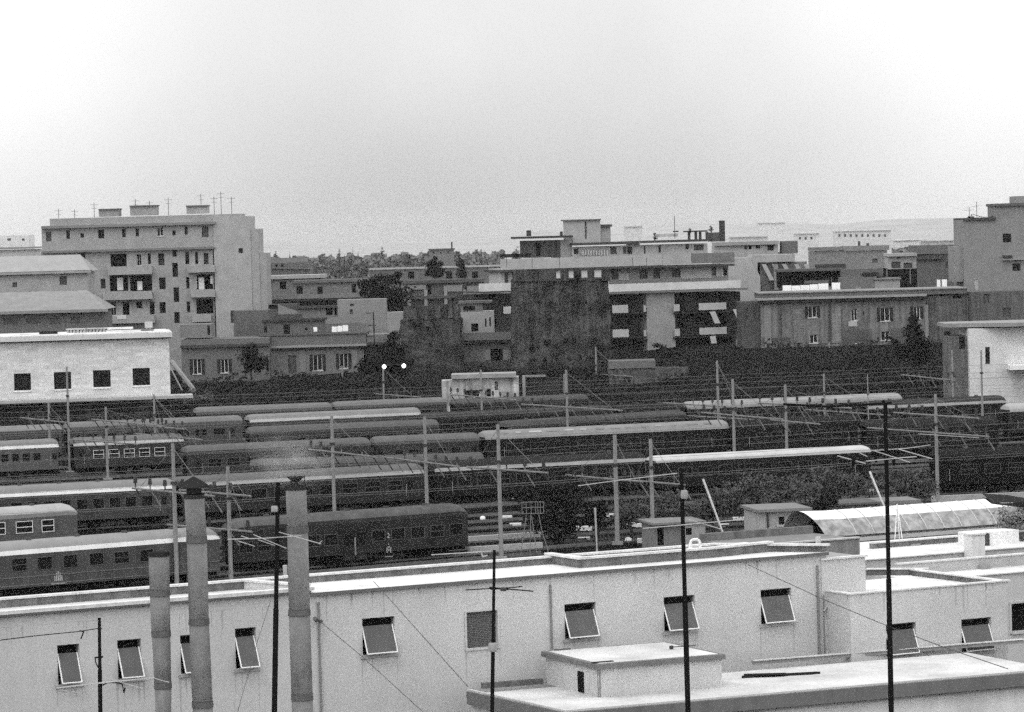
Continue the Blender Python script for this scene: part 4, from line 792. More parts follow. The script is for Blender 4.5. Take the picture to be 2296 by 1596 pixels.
b.box(4, (412, 618, 872, 740), 0, 5, tone(0.013), 'shade_wall'); b.box(4, (405, 604, 905, 622), -1, 5.5, tone(0.115), 'canopy'); b.box(4, (690, 570, 905, 602), 1, 4, tone(0.058), 'canopy_rail'); b.box(4, (600, 690, 780, 712), -.5, -.1, tone(0.144), 'railing')  # near-black wall colour holds the shade under the canopy
b = Fr('roof_hut', 'plain grey roof hut beside the hung sheets', 'hut', *q(4, 990, 700), 545, 0, 17.0); b.box(4, (868, 665, 1112, 775), 0, 4, tone(0.158), 'wall'); b.box(4, (880, 605, 1180, 664), 2, 6, tone(0.122), 'rear_wall'); b.box(4, (1035, 632, 1150, 652), -.2, 1.9, tone(0.036), 'awning'); b.box(4, (980, 740, 1020, 775), -.1, -.003, tone(0.288), 'door')
b = Fr('roof_hut', 'white rounded roof hut right of the grey one', 'hut', *q(4, 1200, 720), 545, 0, 17.0); b.box(4, (1118, 680, 1305, 778), 0, 4, tone(0.302), 'wall'); b.box(4, (1098, 705, 1117, 778), .2, 3, tone(0.504), 'side'); b.box(4, (1110, 672, 1310, 682), -.3, 4.3, tone(0.216), 'roof')
b = Fr('house', 'white-topped house over a deep black opening, right of centre roofs', 'building', *q(4, 1300, 560), 575, 0, 6.0)
b.block(4, (1165, 600, 1430, 760), 6, 0.014, [], down=5.5, name='shaded_wall'); b.block(4, (1215, 510, 1425, 605), 5, 0.360, [(1280, 510, 1308, 530), (1240, 552, 1308, 600, 'g'), (1330, 560, 1395, 600, 'g')], y0=-.2, name='upper_wall'); b.box(4, (1210, 490, 1428, 512), -.8, 5, tone(0.396), 'roof_slab')  # lower wall painted near-black, its deep shade put into the colour
b.box(4, (1376, 600, 1384, 715), -.5, -.35, tone(0.216), 'post'); b.box(4, (1205, 600, 1212, 690), -.5, -.35, tone(0.216), 'post')
t_ = thing('laundry', 'long row of white sheets hung on the stone building terrace', 'laundry', PY(*q(4, 620, 790), 532)); s_ = 532 / FPX * .3045
for k, (x0_, x1_, y0_, y1_) in enumerate(((442, 505, 722, 780), (507, 570, 726, 780), (572, 640, 724, 779), (642, 700, 720, 778), (704, 778, 716, 776), (804, 865, 712, 772))): link('cloth', BM().box((x0_ - 620) * s_, (x1_ - 620) * s_, -.03, .03, (790 - y1_) * s_, (790 - y0_) * s_), 'sheet', t_)
link('line', BM().tube((-180 * s_, 0, 66 * s_), (250 * s_, 0, 78 * s_), .02, seg=4).tube((-182 * s_, 0, 0), (-182 * s_, 0, 68 * s_), .05, seg=5).tube((182 * s_, 0, 0), (182 * s_, 0, 120 * s_), .05, seg=5), tone(0.144), t_)
t_ = thing('laundry', 'two small white cloths at the right end of the stone building terrace', 'laundry', PY(*q(4, 1610, 755), 535))
for (x0_, x1_) in ((1576, 1602), (1614, 1650)): link('cloth', BM().box((x0_ - 1610) * s_, (x1_ - 1610) * s_, -.03, .03, 12 * s_, 72 * s_), 'sheet', t_)
link('line', BM().tube((-40 * s_, 0, 0), (-40 * s_, 0, 78 * s_), .05, seg=5).tube((45 * s_, 0, 0), (45 * s_, 0, 78 * s_), .05, seg=5).tube((-40 * s_, 0, 75 * s_), (45 * s_, 0, 75 * s_), .02, seg=4), tone(0.144), t_)
b = Fr('roof_post', 'single pale post on the stone building terrace near the tall block', 'post', *q(4, 1868, 760), 535, 0, 18.0); b.box(4, (1858, 678, 1880, 765), 0, .6, tone(0.360), 'post_shaft'); b.box(4, (1850, 672, 1888, 680), -.1, .7, tone(0.288), 'post_cap')

b = Fr('stone_building', 'long old stone building with bracketed cornice on the bank at right', 'building', *q(4, 900, 950), 520, 0, 6.0)
b.block(4, (282, 822, 1500, 1260), 11, tone(0.180, var=.3, streak=.35), [(628, 882, 690, 962, 's'), (640, 1090, 698, 1150, '1'), (945, 900, 990, 985, '1'), (955, 1085, 1000, 1150, '1'), (1030, 918, 1042, 945), (1158, 890, 1228, 988, 's'), (1165, 1065, 1226, 1130, '1'), (1405, 882, 1452, 970, 's')], down=4.5, reveal=.3)
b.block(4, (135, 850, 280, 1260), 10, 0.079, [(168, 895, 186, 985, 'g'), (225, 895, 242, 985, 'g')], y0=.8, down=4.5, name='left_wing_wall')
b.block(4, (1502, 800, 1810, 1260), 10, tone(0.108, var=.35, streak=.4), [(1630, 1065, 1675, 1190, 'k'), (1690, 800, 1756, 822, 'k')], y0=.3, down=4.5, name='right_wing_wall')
b.block(4, (1812, 770, 2217, 1100), 10, tone(0.122, streak=.3), [(1920, 790, 1960, 860, 'g'), (2060, 890, 2120, 960, 'g')], y0=1.4, down=4.5, name='far_wing_wall')
b.box(4, (250, 806, 1500, 822), -1.0, -.003, tone(0.302), 'cornice'); b.box(4, (255, 824, 1500, 842), -.7, -.003, tone(0.043), 'cornice_brackets'); b.box(4, (270, 770, 1800, 806), -.1, 11, tone(0.122), 'parapet'); b.box(4, (265, 762, 1805, 770), -.3, 11.2, tone(0.230), 'parapet_coping')
for x in (520, 800): b.box(4, (x, 880, x + 70, 1150), -.12, -.003, 'stone', 'quoin_strip')
for x in (424, 780): b.box(4, (x, 845, x + 10, 1180), -.25, -.123, tone(0.065), 'drainpipe')
for x in (305, 330, 1490): b.box(4, (x, 870, x + 25, 1180), -.1, -.003, tone(0.216), 'pilaster')
for r in ((290, 1110, 500, 1170), (880, 1050, 1100, 1200), (1240, 1040, 1370, 1200), (600, 1150, 760, 1200)): b.box(4, r, -.06, -.003, tone(0.094, var=.4), 'bare_patch')
b.box(4, (925, 992, 990, 1028), -.5, -.35, tone(0.396), 'hung_cloth')
b = Fr('tall_block', 'tall plain grey block rising at the right edge', 'building', *q(4, 1950, 500), 560, 0, 6.0)
b.block(4, (1775, 235, 2500, 1000), 12, 0.238, [(2060, 345, 2122, 410), (2132, 565, 2192, 620)], down=5.5); b.block(4, (2005, 130, 2500, 236), 9, 0.216, [], y0=1, name='upper_wall'); b.block(4, (2155, 65, 2500, 130), 7, 0.245, [], y0=1.6, name='tank_room')
b.box(4, (1998, 118, 2500, 138), .6, 10.4, tone(0.115), 'cornice'); b.box(4, (1770, 228, 2010, 246), -.4, 12, tone(0.065), 'coping'); b.box(4, (2062, 505, 2130, 522), -.8, -.003, tone(0.058), 'awning'); b.box(4, (2060, 528, 2217, 540), -.6, -.003, tone(0.288), 'ledge'); b.block(4, (1705, 440, 1774, 700), 8, 0.259, [], y0=1, name='side_wall')
for (x, y_, lb) in ((1870, 110, 'tall thin antenna on the left terrace of the tall right block'), (1815, 150, 'short thin antenna at the corner of the tall right block')):
    p = PY(*q(4, x, 232), 562); t_ = thing('roof_antenna', lb, 'antenna', p); h = (232 - y_) * .3045 * 562 / FPX; link('mast', BM().tube((0, 0, -.3), (0, 0, h), .05, seg=5), tone(0.144), t_); link('elements', BM().tube((-.8, 0, h * .7), (.8, 0, h * .75), .03, seg=4), tone(0.144), t_)
tree('potted_shrub', 'dark roof plants at the edge of the tall right block', 560, q(4, 1830, 250), [q(4, 1830, 225) + (10, 5), q(4, 1985, 230) + (7, 4)], 300, .3, 'leaf', zb=PY(*q(4, 1830, 236), 560).z, trunk=.05)
b = Fr('house', 'dim house with broad roof left of the tall right block', 'building', *q(4, 1550, 550), 600, 0, 6.0); b.block(4, (1425, 490, 1704, 760), 8, 0.122, [(1640, 550, 1660, 600, 'g')], down=5.5); b.box(4, (1410, 430, 1704, 495), -.4, 8.4, tone(0.144), 'roof'); b.box(4, (1405, 520, 1630, 534), -.5, -.003, tone(0.072), 'ledge')
b = Fr('far_house', 'long hazy grey house with two chimneys right of centre', 'building', *q(4, 900, 500), 680, 0, 6.0); b.block(4, (660, 470, 1210, 640), 9, 0.173, [(1100, 530, 1140, 560, 'g')], down=5.5); b.box(4, (655, 445, 890, 470), -.4, 9, tone(0.158), 'roof'); b.box(4, (890, 435, 1225, 470), -.4, 9, tone(0.180), 'roof'); b.box(4, (998, 400, 1012, 436), 1, 2, tone(0.072), 'chimney'); b.box(4, (1060, 415, 1078, 436), 1, 2, tone(0.108), 'chimney')
for (r, Y, v, lb) in (((830, 325, 1240, 440), 1300, .5, 'long faint apartment row on the far right skyline'), ((540, 345, 710, 470), 1200, .5, 'faint far block above the finned hall'), ((60, 370, 330, 420), 1100, .45, 'faint far roof above the white flat-roofed house'), ((1270, 395, 1500, 440), 1500, .6, 'faint pale far block left of the tall block'), ((1480, 400, 1760, 440), 1250, .35, 'faint dark far roofs beside the tall block')):
    b = Fr('far_block', lb, 'building', *q(4, (r[0] + r[2]) / 2, r[3]), Y, 0, 6.0); w = [(x, r[1] + 25, x + 16, r[1] + 45, 'g') for x in range(r[0] + 20, r[2] - 30, 42)] if r[3] - r[1] > 50 else []
    b.block(4, r, 10, v, w, down=5.5); b.box(4, (r[0] - 6, r[1] - 8, r[2] + 6, r[1]), -.6, 10.6, tone(v * 1.1), 'roof_slab')
for (r, Y, v, lb) in (((1400, 508, 1440, 540), 1500, .5, 'faint far block above the central roofs'), ((1700, 500, 1760, 545), 1700, .55, 'faint far block above the white flat-roofed house windows')):
    b = Fr('far_block', lb, 'building', (r[0] + r[2]) / 2, r[3], Y, 0, 6.0); b.block(0, r, 10, v, [], down=5.5); b.box(0, (r[0] - 1, r[1] - 2, r[2] + 1, r[1]), -.6, 10.6, tone(v), 'roof_slab')

# white gatehouse right
b = Fr('gatehouse', 'white building with flat overhanging roof at the right edge', 'building', *q(4, 2000, 1200), 468, 0, 0)
b.block(4, (1815, 1036, 2500, 1600), 10, .62, [(1932, 1180, 1966, 1305), ], down=0, reveal=.3); b.box(4, (2115, 1310, 2500, 1345), -3.5, -.003, tone(.8), 'canopy')
x0, x1, z0, z1 = b.rc(4, 1650, 1000, 2500, 1034); g = BM(); g.prism([(x0, 2.5), (x0 + 8, -2.0), (x1, -2.0), (x1, 11), (x0, 11)], z0 + .1, z1); b.part('roof_slab', g, tone(.27))
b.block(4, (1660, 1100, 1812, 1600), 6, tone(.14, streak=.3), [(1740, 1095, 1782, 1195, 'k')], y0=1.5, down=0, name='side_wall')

# ------------------------------------------------------------------ huts, shed and small yard things
b = Fr('trackside_hut', 'small hut with dark door and window beneath the bushy tree', 'hut', *q(7, 1480, 1450), 286, 12, 0)
b.block(7, (1280, 1330, 1520, 1560), 4, .2, [(1308, 1350, 1362, 1500, 'k'), (1375, 1370, 1378, 1372)], down=0); b.block(7, (1522, 1318, 1700, 1560), 4, .32, [(1540, 1358, 1590, 1415, 'd')], y0=-.3, down=0, name='side_wall'); b.box(7, (1265, 1310, 1710, 1328), -.5, 4.3, tone(.2), 'roof')
b = Fr('trackside_hut', 'pale flat-roofed hut with one small square window left of the white shed', 'hut', *q(8, 350, 1300), 283, 10, 0)
b.block(8, (165, 1160, 560, 1420), 5, .36, [(315, 1200, 362, 1275, 'd')], down=0); b.box(8, (150, 1138, 575, 1160), -.4, 5.3, tone(.2), 'roof'); b.box(8, (228, 1165, 240, 1400), -.15, -.003, tone(.05), 'drainpipe'); b.box(8, (300, 1260, 380, 1278), -.1, -.003, tone(.4), 'sill')
b = Fr('trackside_hut', 'long low grey hut with a dark slot window behind the white shed roof', 'hut', *q(8, 850, 1140), 292, 10, 0)
b.block(8, (640, 1110, 1090, 1400), 4, .2, [(915, 1130, 1010, 1172, 'k'), (720, 1140, 760, 1170, 'g')], down=0); b.box(8, (630, 1095, 1100, 1110), -.4, 4.3, tone(.12), 'roof'); b.block(8, (1095, 1075, 1420, 1300), 4, .2, [(1260, 1100, 1330, 1140, 'k')], y0=.3, down=0, name='rear_wall')
# white barrel-roofed shed
def shed():
    z_ = 2.5; a = PZ(*q(8, 850, 1345), z_); c = PZ(*q(8, 2230, 1240), z_); d = c - a; d.z = 0; L = d.length; ang = math.atan2(d.y, d.x); base = Vector((a.x, a.y, 0)); W = 6.0
    t = thing('barrel_shed', 'white barrel-roofed shed with a black arched mouth at right', 'shed', base, ang)
    n = 15; prof = [(W * k / (n - 1), z_ + 1.7 * math.sin(math.pi * k / (n - 1)) ** .8) for k in range(n)]
    g = BM()
    for x in (-2.0, 0, L * .25, L * .5, L * .75, L):
        for (y, z) in prof: g.v.append((x + (0 if x > -1 else -.4 * math.sin(math.pi * y / W)), y, z + (.0 if x > -1 else .1)))
    g2 = BM(); g2.v = list(g.v)
    for j in range(5):
        for i in range(n - 1): (g2 if i < 3 else g).f.append((j * n + i, (j + 1) * n + i, (j + 1) * n + i + 1, j * n + i + 1))
    link('roof', g, tone(.8, var=.14, scale=1.2), t, True); link('roof_flank', g2, tone(.30, var=.5, scale=1.5), t, True)
    s = BM(); 
    for k in range(int(L / 1.6)):
        x = .8 + k * 1.6
        for (p, p2) in zip(prof[:8], prof[1:8]): s.tube((x, p[0], p[1] + .03), (x, p2[0], p2[1] + .03), .04, seg=4, caps=False)
    link('seam', s, tone(.55), t)
    hs = [(1.0 + k * 1.35, 1.75 + k * 1.35, .8, 1.4) for k in range(int((L - 2) / 1.35))]
    link('side_wall', BM().body(0, L, .25, W - .25, 0, z_, hs, .1), tone(.26, streak=.3), t)
    for h in hs: link('window', BM().box(h[0], h[1], .3, .34, h[2], h[3]), 'hole', t)
    link('eave_beam', BM().box(0, L, .05, .245, z_ - .5, z_ - .2), tone(.5), t)
    g = BM(); fan = [(-.03, y, z - .1) for y, z in prof]; g.face([(-.03, W - .3, 0), (-.03, .3, 0)] + [(-.03, min(max(y, .3), W - .3), z) for (_, y, z) in fan]); link('arched_mouth', g, 'hole', t)
    link('gate', BM().box(-1.9, -1.8, .3, 4.2, 0, 1.7).box(-1.9, -.1, .3, .38, .7, .8).box(-1.9, -.1, .3, .38, 1.5, 1.6), tone(.4), t)
shed()
tree('shrub', 'pale grey bush blurred against the right edge below the shed eave', 215, (2268, 1290), [(2262, 1175, 30, 38), (2285, 1215, 22, 40), (2290, 1150, 14, 22)], 3800, .16, tone(.26, var=.4, scale=2), zb=0)
b = Fr('eave_roof', 'dark-bellied canopy edge jutting in at the right edge', 'canopy', 2260, 1128, 205, 20, 0)
x0, x1, z0, z1 = b.rc(8, 1960, 1085, 2400, 1128); g = BM(); g.face([(x0, 0, z0 + .35), (x1, 0, z1 - .1), (x1, 5, z1), (x0 + 2, 5, z0 + .5)]); g.face([(x0, 0, z0 + .3), (x1, 0, z0 - .3), (x1, 5, z0 - .3), (x0 + 2, 5, z0 + .3)]); g.face([(x0, 0, z0 + .3), (x1, 0, z0 - .3), (x1, 0, z1 - .12), (x0, 0, z0 + .34)]); b.part('canopy_sheet', g, tone(.03)); b.part('post', BM().tube((x1 - .6, .5, 0), (x1 - .6, .5, z0 - .2), .12), 'conc')
# platform edges between the tracks, bright strips
for (p, r, lb) in ((q(6, 1730, 1306), q(6, 2330, 1266), 'bright platform edge right of the dark coach'), (q(6, 1740, 1392), q(6, 2330, 1352), 'lower pale platform edge right of the dark coach'), (q(8, 1500, 1040), q(8, 2230, 1008), 'pale platform edge at the right before the shaded wagons')):
    a = PZ(*p, .7); c = PZ(*r, .7); d = c - a; ang = math.atan2(d.y, d.x); o = link('platform', BM().box(0, d.length, -.15, .25, -.68, 0), 'platform'); o.location = (a.x, a.y, .7); o.rotation_euler = (0, 0, ang); tag(o, lb, 'platform', None, None)
dots = [(6, 1848, 1150, .42, 'round white drum beside the tracks'), (6, 2030, 1150, .3, 'white plank lying right of the white drum'), (6, 2115, 1205, .3, 'small white block below the white plank'), (7, 70, 1272, .35, 'white slab between the tracks left of the big dark tree'), (7, 710, 1362, .4, 'white slab right of the big dark tree'), (7, 1060, 1335, .4, 'long white slab between the central poles'),
        (7, 1165, 1333, .3, 'short white slab beside the right central pole'), (7, 930, 1248, .25, 'white stone left of the left central pole'), (7, 1070, 1455, .5, 'white rounded stack at the foot of the central poles'), (7, 1210, 1462, .4, 'small pale heap left of the right central pole foot'), (7, 165, 1125, .3, 'white marker boards behind the lattice signal'), (7, 710, 1443, .3, 'low white block under the big dark tree'), (8, 1720, 965, .4, 'white strip by the shaded wagons'), (8, 1950, 960, .3, 'small white strip further right by the shaded wagons'), (8, 2120, 945, .4, 'white strip at the right edge of the yard'), (8, 1000, 1000, .35, 'pale strip left of the tall mast among the trees'), (7, 1970, 1280, .3, 'white boards behind the double-trunked tree'), (7, 1850, 1330, .25, 'small white box left of the double-trunked tree')]
for (n_, x, y, s_, lb) in dots:
    p = PZ(*q(n_, x, y), .3); t_ = thing('trackside_object', lb, 'trackside block', (p.x, p.y, 0)); rnd = 'round' in lb
    s_ = s_ * (.6 if rnd else 1)
    if rnd: link('drum', BM().lathe((0, 0, 0), [(s_ * .9, 0), (s_, s_ * .6), (s_ * .9, s_ * 1.4), (s_ * .4, s_ * 1.7)], 12), 'white', t_, True)
    else: link('slab', BM().box(-s_ * 1.7, s_ * 1.7, -.3, .3, .12, s_ + .1), tone(.62), t_); link('bearer', BM().box(-s_, -s_ * .6, -.2, .2, 0, .118).box(s_ * .6, s_, -.2, .2, 0, .118), tone(.2), t_)
# lattice signal mast
p = PZ(*q(7, 250, 1600), 0); Ysig = p.y; t_ = thing('signal_mast', 'thin lattice signal tripod with basket left of the big dark tree', 'signal', p); g = BM(); s_ = Ysig / FPX * .2749
for (x0_, y0_, x1_, y1_) in ((190, 1596, 250, 1250), (330, 1596, 290, 1250), (430, 1596, 370, 1370), (370, 1370, 350, 1250), (270, 1596, 285, 1250)): g.tube(((x0_ - 250) * s_, .2, (1600 - y0_) * s_), ((x1_ - 250) * s_, .2, (1600 - y1_) * s_), .035, seg=5)
link('legs', g, tone(.22), t_); g = BM()
for x in (215, 250, 290, 325, 345, 365, 390): g.tube(((x - 250) * s_, 0, 360 * s_), ((x - 250) * s_, 0, 455 * s_), .03, seg=4)
for y in (1240, 1190, 1145): g.tube((-38 * s_, 0, (1600 - y) * s_), (142 * s_, 0, (1600 - y) * s_), .035, seg=4)
link('basket', g, tone(.2), t_)
def rod(name, label, cat, a, c, Y, r, m, zb=None):
    p1 = PY(*c, Y); p0 = PY(*a, Y); t_ = thing(name, label, cat, p1); link('shaft', BM().tube((0, 0, 0), p0 - p1, r, r * 1.3, 7), m, t_); link('foot', BM().tube((0, 0, -max(.3, p1.z)), (0, 0, .02), .08, seg=6), m, t_); return t_
rod('slanting_rod', 'pale slanting rod before the trees right of the black central mast', 'barrier rod', q(7, 1680, 960), q(7, 1868, 1468), 280, .07, tone(.6))
rod('slanting_rod', 'pale slanting rod meeting the tall black mast', 'barrier rod', q(8, 1017, 850), q(8, 1142, 1150), 280, .07, tone(.6))
rod('marker_post', 'thin pale post with dark foot at the near roof corner', 'post', q(7, 800, 1195), q(7, 815, 1530), 262, .06, tone(.4))
rod('marker_post', 'small pale pointed post seen beside the right-hand flue', 'post', q(10, 408, 400), q(10, 412, 520), 250, .13, tone(.5))
tree('bush', 'dark bush line at the foot of the freight building canopy', 474, q(5, 1650, 400), [q(5, 1560, 440) + (12, 8), q(5, 1620, 300) + (30, 18), q(5, 1500, 330) + (20, 14)], 1500, .4, 'leafm')

# ------------------------------------------------------------------ the near white roofs
ZR = 10.36; ZT = 5.6
A1 = PZ(695, 1331, ZR)
t = Fr('near_building', 'long low white building with top-hung windows across the foreground', 'building', 695, 1331, A1.y, 28.3, 0)
FA = t
def C(px, py, z): p = PZ(px, py, z); ca, sa = math.cos(FA.a), math.sin(FA.a); v = p - FA.o; return (v.x * ca + v.y * sa, -v.x * sa + v.y * ca)
def strip(pts, w, z0, z1, m, name, closed=False, F_=None):     # wall or coping of width w along a polyline in local coordinates
    g = BM()
    for a, b_ in zip(pts, pts[1:]):
        a = Vector(a); b_ = Vector(b_); d = (b_ - a).normalized(); nn = Vector((-d.y, d.x)) * w / 2; e = d * w * .499
        g.prism([tuple(a - nn - e * 0), tuple(b_ - nn + e), tuple(b_ + nn + e), tuple(a + nn - e * 0)], z0, z1); z0 -= .0015; z1 -= .0015
    return FA.part(name, g, m)
xl = FA.uv(-80, 1396)[0]; xm = FA.uv(692, 1331)[0]; xr = FA.uv(1852, 1247)[0]
W = [(9, 510, 1000, 705, 1350), (9, 1040, 955, 1250, 1300), (9, 1595, 912, 1790, 1255), (10, 5, 910, 175, 1240), (10, 1040, 825, 1305, 1125), (11, 675, 708, 932, 992), (11, 1485, 650, 1738, 932), (12, 65, 592, 315, 872)]
hs = []
for w in W: hs.append(FA.rc(*w))
wc = FA.rc(10, 1888, 775, 2140, 1070); zb_ = 0
g = BM(); g.body(xl, xr, 0, 6.0, 0, ZR, hs + [wc], .3); FA.part('wall', g, 'plaster')
def awning_window(h, F_, y0=0.0, ang=15):
    a, b_, c, d = h; hh = d - c; wd = .06
    iv = F_.part('window', BM().box(a, b_, y0 + .3, y0 + .36, c, d), 'hole')
    F_.part('window_frame', BM().box(a, a + wd, y0 + .18, y0 + .297, c, d).box(b_ - wd, b_, y0 + .18, y0 + .297, c, d).box(a + wd, b_ - wd, y0 + .18, y0 + .296, d - wd, d), 'greypane', iv)
    zt = d - hh * .22; out = hh * .80 * math.sin(rad(ang + 8)); zl = c + hh * .05
    s = BM(); 
    def P_(u, v, k=0.0): return (a + wd + (b_ - a - 2 * wd) * u, y0 + .14 - k - (out) * v, zt + (zl - zt) * v)
    fr = .05
    pn = BM(); pn.face([P_(.0, 0), P_(1, 0), P_(1, 1), P_(0, 1)][::-1]); pn.face([P_(.0, 0, -.03), P_(1, 0, -.03), P_(1, 1, -.03), P_(0, 1, -.03)]); so_ = F_.part('sash_pane', pn, 'greypane', iv)
    s.tube(P_(0, 0), P_(0, 1), .032, seg=6).tube(P_(1, 0), P_(1, 1), .032, seg=6).tube(P_(0, 1), P_(1, 1), .032, seg=6)
    F_.part('sash_frame', s, 'white', iv)
    F_.part('sill', BM().box(a - .12, b_ + .15, y0 - .08, y0 - .003, c - .14, c - .02), tone(.4), iv)
for k_, h in enumerate(hs): awning_window(h, FA, ang=(13, 16, 15, 17, 14, 16, 18, 15)[k_])
a, b_, c, d = wc
cw = FA.part('closed_window', BM().box(a, b_, .16, .22, c, d), tone(.13, var=.1, scale=6))
fr = BM(); fr.box(a - .1, a, -.05, -.003, c - .1, d + .1).box(b_, b_ + .1, -.05, -.003, c - .1, d + .1).box(a, b_, -.05, -.003, d, d + .1).box(a, b_, -.06, -.003, c - .1, c); FA.part('surround', fr, tone(.5), cw)
g = BM(); k = 0
while c + .05 + k * .08 < d: g.box(a + .02, b_ - .02, .13, .158, c + .02 + k * .08, c + .06 + k * .08); k += 1
FA.part('roller_slats', g, tone(.14), cw)
# roofs: left part with front parapet, middle part with open front edge
BL = C(549, 1304, ZR + .35); ZC = ZR + .35
bk0 = C(-80, 1362, ZC); bkm = BL; bkr = C(1648, 1216, ZC); yb = (BL[1] + bkr[1]) / 2
g = BM(); g.box(xm + .1, xr, -.12, 7.2, ZR + .004, ZR + .05); FA.part('roof', g, 'whiteroof')
g = BM(); g.box(xl, xm, .3, yb + .2, ZR - .45, ZR - .4); FA.part('roof_sunken', g, 'whiteroof')
FA.part('roof_edge', BM().box(xm, xr + .05, -.16, -.122, ZR - .10, ZR + .045), tone(.14))
# back parapet (dark inner face, white coping)
strip([(xl, yb), (xr - 3.7, yb)], .25, ZR - .4, ZC - .004, 'inner', 'back_parapet'); strip([(xl, yb), (xr - 3.7, yb)], .42, ZC, ZC + .09, 'cap', 'coping')
strip([(xr - 3.7, yb), (xr - .1, .1)], .25, ZR + .05, ZC - .004, 'inner', 'side_parapet'); strip([(xr - 3.7, yb), (xr - .1, -.05)], .42, ZC, ZC + .088, 'cap', 'coping')
# left front parapet and dividing parapet
strip([(xl, .12), (xm, .12)], .25, ZR - .4, ZC - .2, 'plaster', 'front_parapet'); strip([(xl, .08), (xm, .08)], .44, ZC - .196, ZC - .05, 'cap', 'coping'); strip([(xl, -.16), (xm, -.16)], .05, ZC - .28, ZC - .2, tone(.12), 'coping_shadow')  # last strip is the shadow line below the coping, painted dark
strip([(xm, .1), (bkm[0] + 0.2, yb - .2)], .25, ZR - .4, ZC - .01, 'plaster', 'dividing_parapet'); strip([(xm, .1), (bkm[0] + .2, yb - .2)], .4, ZC - .006, ZC + .08, 'cap', 'coping')
# lower back roof strip beyond (second raised parapet on the right)
p0 = C(*q(11, 845, 285), ZC + .5); p1 = C(*q(11, 1905, 205), ZC + .5); yy = (p0[1] + p1[1]) / 2 + .5
strip([(p0[0], yb + .3), (p0[0], yy), (p1[0], yy), (p1[0] + 3.5, yb * .5)], .25, ZR - 2, ZC + .1, 'inner', 'rear_parapet'); strip([(p0[0], yb + .4), (p0[0], yy), (p1[0], yy), (p1[0] + 3.6, yb * .5)], .42, ZC + .104, ZC + .2, 'cap', 'coping')
FA.part('rear_wing', BM().box(p0[0] + .14, p1[0] - .1, yb + .14, yy - .14, 0, ZR - .05), 'plaster')
# drainpipes and cables on the wall
for (n_, x, y0_, y1_, w_) in ((10, 690, 700, 1700, .05), (11, 560, 560, 1085, .05), (12, 528, 400, 1130, .06), (12, 575, 640, 1130, .035)):
    a, b_, c, d = FA.rc(n_, x, y0_, x + 2, y1_); FA.part('drainpipe', BM().tube((a, -w_ - .02, max(c, 0)), (a, -w_ - .02, d), w_, seg=7), tone(.22))
a, b_, c, d = FA.rc(10, 620, 830, 700, 860); FA.part('flue_outlet', BM().tube((a, -.5, d), (b_, -.07, c), .07, seg=8).tube((a - .08, -.58, d + .05), (a + .04, -.46, d - .03), .1, seg=8), tone(.12))
a, b_, c, d = FA.rc(12, 560, 650, 605, 770); FA.part('pipe_elbow', BM().tube((a, -.15, c), (b_, -.15, c + .3), .04).tube((b_, -.15, c + .3), (b_, -.15, d), .04), tone(.5))
def stains(F_, wins, x0, x1, ztop, seed, n=26):
    rr = random.Random(seed); g = BM()
    def st(x, z, w, l): g.face([(x - w / 2, -.003, z), (x - w * .2, -.003, z - l), (x + w * .15, -.003, z - l * rr.uniform(.8, 1)), (x + w / 2, -.003, z)])
    for a, b_, c, d in wins:
        for xx in (a - .05, b_ + .08): st(xx, c - .15, rr.uniform(.05, .12), rr.uniform(.7, 1.9))
        for k in range(rr.randint(1, 3)): st(rr.uniform(a, b_), c - .15, rr.uniform(.03, .09), rr.uniform(.3, 1.1))
    for k in range(n): st(rr.uniform(x0, x1), ztop, rr.uniform(.04, .16), rr.uniform(.2, 1.3))
    F_.part('stain', g, tone(.42, var=.12))
stains(FA, hs + [wc], xl + .3, xr - .3, ZR - .12, 4, 34)
# loose items on the white roof
p = PZ(*q(11, 1740, 262), ZC + .1); t_ = thing('roof_bracket', 'small white arch-shaped bracket on the roof coping', 'bracket', p)
g = BM(); pr = [(-.24, 0), (-.22, .3), (-.12, .42), (.12, .42), (.22, .3), (.24, 0)]
for u, v in zip(pr, pr[1:]): g.tube((u[0], 0, u[1]), (v[0], 0, v[1]), .07, seg=6)
link('arch', g, 'white', t_); link('base_plate', BM().box(-.34, .34, -.12, .12, -.02, .03), 'white', t_)

# block on the right: lower terrace roof with parapets
def slabmesh(name, pts, z0, z1, m, parent=None): g = BM(); g.prism(pts, z0, z1); return FA.part(name, g, m, parent)
FA2 = FA
ZB = 8.6
tb = Fr('terraced_wing', 'lower white wing with parapeted roof and two top-hung windows at right', 'building', *q(12, 790, 630), PZ(*q(12, 790, 630), ZB).y, 28.3, 0)
FA = tb
x1 = FA.uv(*q(12, 2065, 548))[0]; wn = [FA.rc(12, 1087, 872, 1332, 1130), FA.rc(12, 1702, 832, 1945, 1100)]
g = BM(); g.body(0, x1, 0, 5.2, 0, ZB - .35, wn, .3); FA.part('wall', g, 'plaster')
for h in wn: awning_window(h, FA)
stains(FA, wn, .3, x1 - .3, ZB - .09, 9, 9)
strip([(0, .12), (x1, .12)], .24, ZB - .352, ZB - .07, 'plaster', 'front_parapet'); strip([(-.05, .1), (x1 + .05, .1)], .34, ZB - .066, ZB, 'cap', 'coping')
strip([(.12, .2), (.12, 2.4)], .24, ZB - .352, ZB - .07, 'plaster', 'side_parapet'); strip([(.12, .28), (.12, 2.6)], .34, ZB - .066, ZB - .003, 'cap', 'coping')
pA = C(*q(12, 925, 425), ZB); pB = C(*q(12, 1320, 430), ZB); pC = C(*q(12, 2060, 545), ZB)
back = [pA, (pA[0] + 2.2, pB[1]), pB, (x1 - .12, .3)]
strip(back, .22, ZB - .35, ZB - .07, 'inner', 'rear_parapet'); strip(back, .36, ZB - .066, ZB, 'cap', 'coping')
